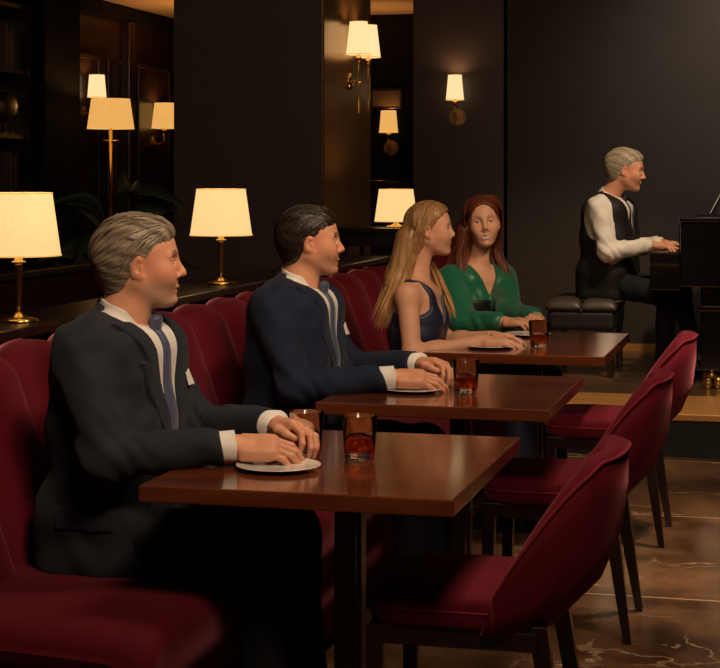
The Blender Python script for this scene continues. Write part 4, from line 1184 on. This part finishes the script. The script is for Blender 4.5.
SK1 = A(.62, .29, .175); SK2 = A(.62, .285, .17); SKW = A(.70, .37, .24); SKP = A(.62, .30, .19)
# grey-haired man at the nearest table
P0 = A(-1.66, 3.98, .47)
def L(p): return A(*p)-P0
wR, wL = A(.385, -.165, .318), A(.425, .045, .338)
fR = aim(wR, (1, .26, -.06), (-.05, -.45, 1)); fL = aim(wL, (1, -.62, .02), (.0, .35, 1))
hR = hand(fR, 1, (.34, .55, .4), .04, (.25, .2), 1.08); hL = hand(fL, -1, (.40, .75, .5), .04, (.2, .3), 1.04)
LEG1 = (None, (.43, -.13, .06), (.46, -.15, -.36), (.44, .13, .06), (.48, .13, -.36))
build_man('grey-haired man in charcoal suit sitting at the nearest table, hands folded', tuple(P0), 0, 1.0, ((.082, 0, .737), (math.radians(22), .0, .02)), (.035, 0, .603),
          ((-.005, -.195, .525), (.10, -.265, .29), tuple(wR)), ((-.005, .195, .525), (.15, .235, .30), tuple(wL)), (hR, fR.out((.07, 0, 0))), (hL, fL.out((.07, 0, 0))),
          M_suit1, M_tie1, M_shirt, ((.050, .036, .026), (.40, .30, .21), 1.0, (.16, .12, .09)), SK1, .0031, beard=(.42, .33, .27, .35), legs=LEG1, seed=3, smile=.7, headscale=.95, lean=.025)
# dark-haired man at the middle table
P0 = A(-1.625, 5.42, .47)
wR, wL = A(.40, -.17, .318), A(.44, .05, .338)
fR = aim(wR, (1, .22, -.06), (-.05, -.45, 1)); fL = aim(wL, (1, -.58, .06), (.0, .4, 1))
hR = hand(fR, 1, (.26, .45, .35), .05, (.25, .2), 1.06); hL = hand(fL, -1, (.45, .75, .5), .05, (.2, .3), 1.04)
build_man('dark-haired man in navy suit sitting at the middle table', tuple(P0), 0, 1.0, ((.078, 0, .737), (math.radians(17), .0, -.01)), (.035, 0, .603),
          ((-.005, -.195, .525), (.10, -.265, .29), tuple(wR)), ((-.005, .195, .525), (.15, .235, .30), tuple(wL)), (hR, fR.out((.07, 0, 0))), (hL, fL.out((.07, 0, 0))),
          M_suit2, M_tie2, M_shirt, ((.006, .0035, .0025), (.040, .021, .013), .9, (.03, .018, .012)), SK2, .0034, beard=(.35, .2, .14, .25), legs=LEG1, seed=5, smile=.7, headscale=.93, lean=.025)
# the pianist
PP = A(-1.11, 10.48, .224+.478)
wR, wL = A(.305, -.09, .318), A(.29, .21, .318)
fR = aim(wR, (1, .2, -.08), (.05, 0, 1)); fL = aim(wL, (1, .2, -.08), (.05, 0, 1))
cu = (.30, .45, .35)
hR = hand(fR, 1, cu, .06, (.2, .1), 1.0); hL = hand(fL, -1, cu, .06, (.2, .1), 1.0)
build_man('grey-haired pianist in white shirt and black waistcoat, playing the piano', tuple(PP), math.radians(-12), 1.0, ((.125, 0, .765), (math.radians(18), .16, 0)), (.01, 0, .60),
          ((0.01, -.195, .53), (.085, -.245, .275), tuple(wR)), ((0.01, .195, .53), (.085, .245, .275), tuple(wL)), (hR, fR.out((.07, 0, 0))), (hL, fL.out((.07, 0, 0))),
          M_vest, M_tie3, M_shirt, ((.18, .15, .11), (.50, .42, .31), .8, (.25, .2, .15)), SKP, .0042, legs=(None, (.42, -.14, .02), (.40, -.15, -.37), (.42, .14, .02), (.52, .12, -.37)), floor=-.478, kind='vest', square=False, seed=9, smile=.2, lean=.02,
          headscale=1.04)

# ---- the women
def build_woman(label, loc, yaw, s, head, neck_base, armR, armL, hR, hL, h, skin, brow, lips, open_mouth, torso_lean=0.):
    root = thing('person', label, 'person', loc, yaw)
    g = Fr((0, 0, 0), None, s); hf = Fr(head[0], rot(*head[1]), head[2])
    nb = A(*neck_base); ht = hf.out((-.025, 0, -.050))
    T = U(torso_items(g, 0, True, lean=torso_lean), .04)
    arms = []
    for (a, b, c) in (armR, armL):
        a, b, c = A(*a), A(*b), A(*c)
        arms.append(U([ell(a, (.052*s, .050*s, .055*s)), cap(a, b, .047*s, .038*s), cap(b, b+(c-b)*.35, .039*s, .037*s), cap(b+(c-b)*.3, c, .036*s, .023*s)], .025))
    neck = U([cap(nb, ht, .046*s, .044*s), cap(nb-A(0, 0, .05), nb, .055*s, .05*s), cap(nb+A(.01, .02, -.02), nb+A(.03, .12, -.03)*s, .008, .007), cap(nb+A(.01, -.02, -.02), nb+A(.03, -.12, -.03)*s, .008, .007)], .03)
    body = U([U([head_items(hf, True, .7, .35 if open_mouth else .6, open_mouth), neck, T], .028)]+arms, .02)
    body = U([U([body, hR[0]], .012), U([hL[0]], .01)], .001)
    pts = [hf.o+.15, hf.o-A(.15, .15, .2)]+[A(*p)+d for arm in (armR, armL) for p in arm for d in (.07, -.07)]+[hR[1]+.15, hR[1]-.15, hL[1]+.15, hL[1]-.15, A(-.15, -.2, 0)]
    pts = np.array([np.array(p) for p in pts]); lo_, hi_ = pts.min(0), pts.max(0); lo_[2] = max(lo_[2], -.02)
    sdf_obj('body', body, lo_, hi_, h, M_skin, root, head_color(hf, skin, lips, brow, True, None, open_mouth, .8, (.08, .06, .05)))
    return root, g, hf, T, arms, nb
def skirt_legs(root, s, mat, floor=-.47, kx=.44):
    it = []
    for sy in (-1, 1):
        it.append(U([cap((0, sy*.08, .07), (kx, sy*.075, .05), .082*s, .062*s)], .03))
    f = U([U([rbox((0, 0, .05), (.05, .09, .02), .06)]+it, .06)], .01, lambda P, d, bc, br: d+wob(P, 20, .002, 4))
    sdf_obj('skirt', f, (-.13, -.18, -.02), (kx+.09, .18, .16), .009, mat, root)
    sh = []
    for sy in (-1, 1): sh.append(cap((kx-.01, sy*.075, .02), (kx+.0, sy*.07, floor+.14), .06*s, .055*s))
    sdf_obj('skirt_hem', U(sh, .03), (kx-.1, -.16, floor+.06), (kx+.1, .16, .08), .009, mat, root)
    for sy in (-1, 1):
        a = A(kx+.03, sy*.07, 0); z = floor+.002
        sf = U([cap((a[0], a[1], z+.07), (a[0]+.11, a[1], z+.018), .028, .02), ell((a[0]+.12, a[1], z+.02), (.05, .03, .018)), cap((a[0]-.02, a[1], z+.05), (a[0]-.03, a[1], z+.008), .014, .006)], .02, lambda P, d, bc, br, z=z: np.maximum(d, z-P[:, 2]))
        sdf_obj('shoe', sf, (a[0]-.08, a[1]-.05, z-.01), (a[0]+.2, a[1]+.05, z+.12), .006, M_shoe, root)

# blonde woman in navy dress
P0 = A(-1.50, 6.83, .47)
s1 = .97
wR, wL = A(.30, -.125, .300), A(.31, .06, .302)
fR = aim(wR, (1, .10, -.05), (0, -.15, 1)); fL = aim(wL, (1, -.30, -.05), (0, .2, 1))
hR = hand(fR, 1, (.18, .28, .2), .05, (.2, .1), .92); hL = hand(fL, -1, (.2, .3, .3), .05, (.2, .1), .92)
aR = ((-.005, -.155, .475), (.03, -.225, .245), tuple(wR)); aL = ((-.005, .155, .475), (.08, .195, .26), tuple(wL))
root, g, hf, T, arms, nb = build_woman('blonde long-haired woman in navy sleeveless dress in profile at the farthest table', tuple(P0), 0, s1, ((.055, 0, .738), (math.radians(13), 0, 0), .90), (0, 0, .545), aR, aL,
    (hR, fR.out((.07, 0, 0))), (hL, fL.out((.07, 0, 0))), .0038, SKW, (.22, .12, .05), (.50, .16, .14), False)
def dress(P, d, bc, br):
    x, y, z = P.T
    d = d-.0105-.0016*np.sin(z*70+x*50+3*np.sin(y*25))*(z < .36)
    # V neckline, straps, open sides
    vz = (.525-z); V = np.maximum(np.abs(y)-.085*np.clip((z-.325)/.17, 0, 1.6), -(x-.0)); d = smax(d, -V, .003)
    bk = np.maximum(np.abs(y)-.10, x+.0); d = np.where(z > .40, smax(d, -bk, .003), d)
    outer = np.abs(y)-np.where(z > .43, .115, .115+.06*ss(-z, -.43, -.36)); d = smax(d, outer, .004)
    return smax(d, z-.56, .004)
sdf_obj('dress', U([T], .01, dress), (-.16, -.2, -.01), (.2, .2, .6), .0045, M_navy, root)
skirt_legs(root, .95, M_navy)
B_ = hf.out
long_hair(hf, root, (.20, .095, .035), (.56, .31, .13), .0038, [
    (-1, [(-.035, -.080, .60), (-.065, -.105, .50), (-.095, -.12, .42), (-.115, -.125, .355)], 150, .020),
    (-1, [(-.065, -.05, .60), (-.09, -.07, .48), (-.11, -.09, .39)], 90, .022),
    (1, [(.035, .080, .60), (.075, .10, .50), (.10, .105, .43), (.115, .10, .38)], 90, .016),
    (1, [(-.06, .06, .60), (-.09, .08, .48), (-.10, .09, .39)], 60, .02)], seed=4, part=.0, back=.035,
    mass=[((-.025, -.045, .70), (-.065, -.07, .52), .055, .05), ((-.065, -.07, .52), (-.10, -.10, .40), .05, .03), ((-.03, .04, .68), (-.09, .04, .48), .05, .04)])
# red-haired woman in green
P0 = A(-1.44, 7.88, .47)
yw = math.radians(-42)
s2 = .98
def Lw(x, y, z):   # world to her frame
    q = Matrix.Rotation(-yw, 3, 'Z') @ (Vector((x, y, z))-Vector(P0)); return (q.x, q.y, q.z)
wR = A(*Lw(-1.235, 7.43, .785)); wL = A(*Lw(-1.10, 7.52, .80))
tgt = A(*Lw(-1.09, 7.40, .80))
fR = aim(wR, tgt-wR+A(.03, .0, -.01), (0, -.2, 1)); fL = aim(wL, A(*Lw(-1.10, 7.36, .80))-wL, (0, .4, 1))
hR = hand(fR, 1, (.35, .5, .35), .05, (.2, .2), .90); hL = hand(fL, -1, (.5, .7, .45), .05, (.2, .2), .90)
eR = Lw(-1.44, 7.53, .765); eL = Lw(-1.26, 7.72, .79)
aR = ((-.005, -.155, .480), eR, tuple(wR)); aL = ((-.005, .155, .480), eL, tuple(wL))
root, g, hf, T, arms, nb = build_woman('smiling auburn-haired woman in emerald green blouse facing the camera', tuple(P0), yw, s2, ((.045, 0, .742), (math.radians(-33), .0, math.radians(5)), .98), (.005, 0, .545), aR, aL,
    (hR, fR.out((.07, 0, 0))), (hL, fL.out((.07, 0, 0))), .0029, SKW*A(1, .97, .95), (.13, .05, .025), (.50, .07, .065), True)
slv = []
for (a, b, c) in (aR, aL):
    a, b, c = A(*a), A(*b), A(*c); e = b+(c-b)*.80
    slv.append(U([cap(a, b, .056, .052), cap(b, e, .052, .036)], .03))
def blouse(P, d, bc, br):
    x, y, z = P.T
    d = d-.009+.0022*np.sin(z*60+x*40+y*35+2.5*np.sin(y*25+x*20))+wob(P, 20, .0018, 8)
    yo = y+.10*(.42-z)*(z < .42)
    V = np.maximum(np.abs(yo)-.070*np.clip((z-.395)/.15, 0, 1.8), -(x-.01)); d = smax(d, -V, .003)
    nk = np.linalg.norm((P-A(.005, 0, .57))*A(1, 1, .6), axis=1)-.068; d = smax(d, -nk, .004)
    # crossed fold running from the V down to the waist
    fd = np.exp(-((y-.5*(z-.36))/.012)**2)*(z < .43)*(x > 0); return d-.004*fd
sdf_obj('blouse', U([U([T]+slv, .035)], .01, blouse), np.minimum(A(-.17, -.25, -.01), np.minimum(wR, np.minimum(A(*eR), A(*eL)))-.07), np.maximum(A(.22, .25, .58), np.maximum(wL, wR)+.07), .0045, M_green, root)
sdf_obj('sash', U([T], .01, lambda P, d, bc, br: np.maximum(d-.014, np.maximum(P[:, 2]-.385, .305-P[:, 2]))), (-.18, -.22, .28), (.22, .22, .41), .005, M_belt, root)
skirt_legs(root, .95, M_belt)
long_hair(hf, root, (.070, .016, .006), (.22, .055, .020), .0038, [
    (-1, [(.01, -.098, .60), (.035, -.115, .52), (.055, -.12, .44), (.062, -.115, .37)], 130, .016),
    (1, [(.03, .090, .60), (.065, .105, .52), (.085, .105, .44), (.085, .10, .36)], 130, .016),
    (-1, [(-.04, -.09, .58), (-.06, -.10, .48), (-.07, -.10, .40)], 60, .02), (1, [(-.04, .08, .58), (-.06, .09, .48), (-.07, .09, .40)], 50, .02)], seed=6, part=.012, back=.004, oz=.010,
    mass=[((-.03, -.05, .70), (-.04, -.07, .50), .05, .04), ((-.03, .05, .70), (-.04, .07, .50), .05, .04)])
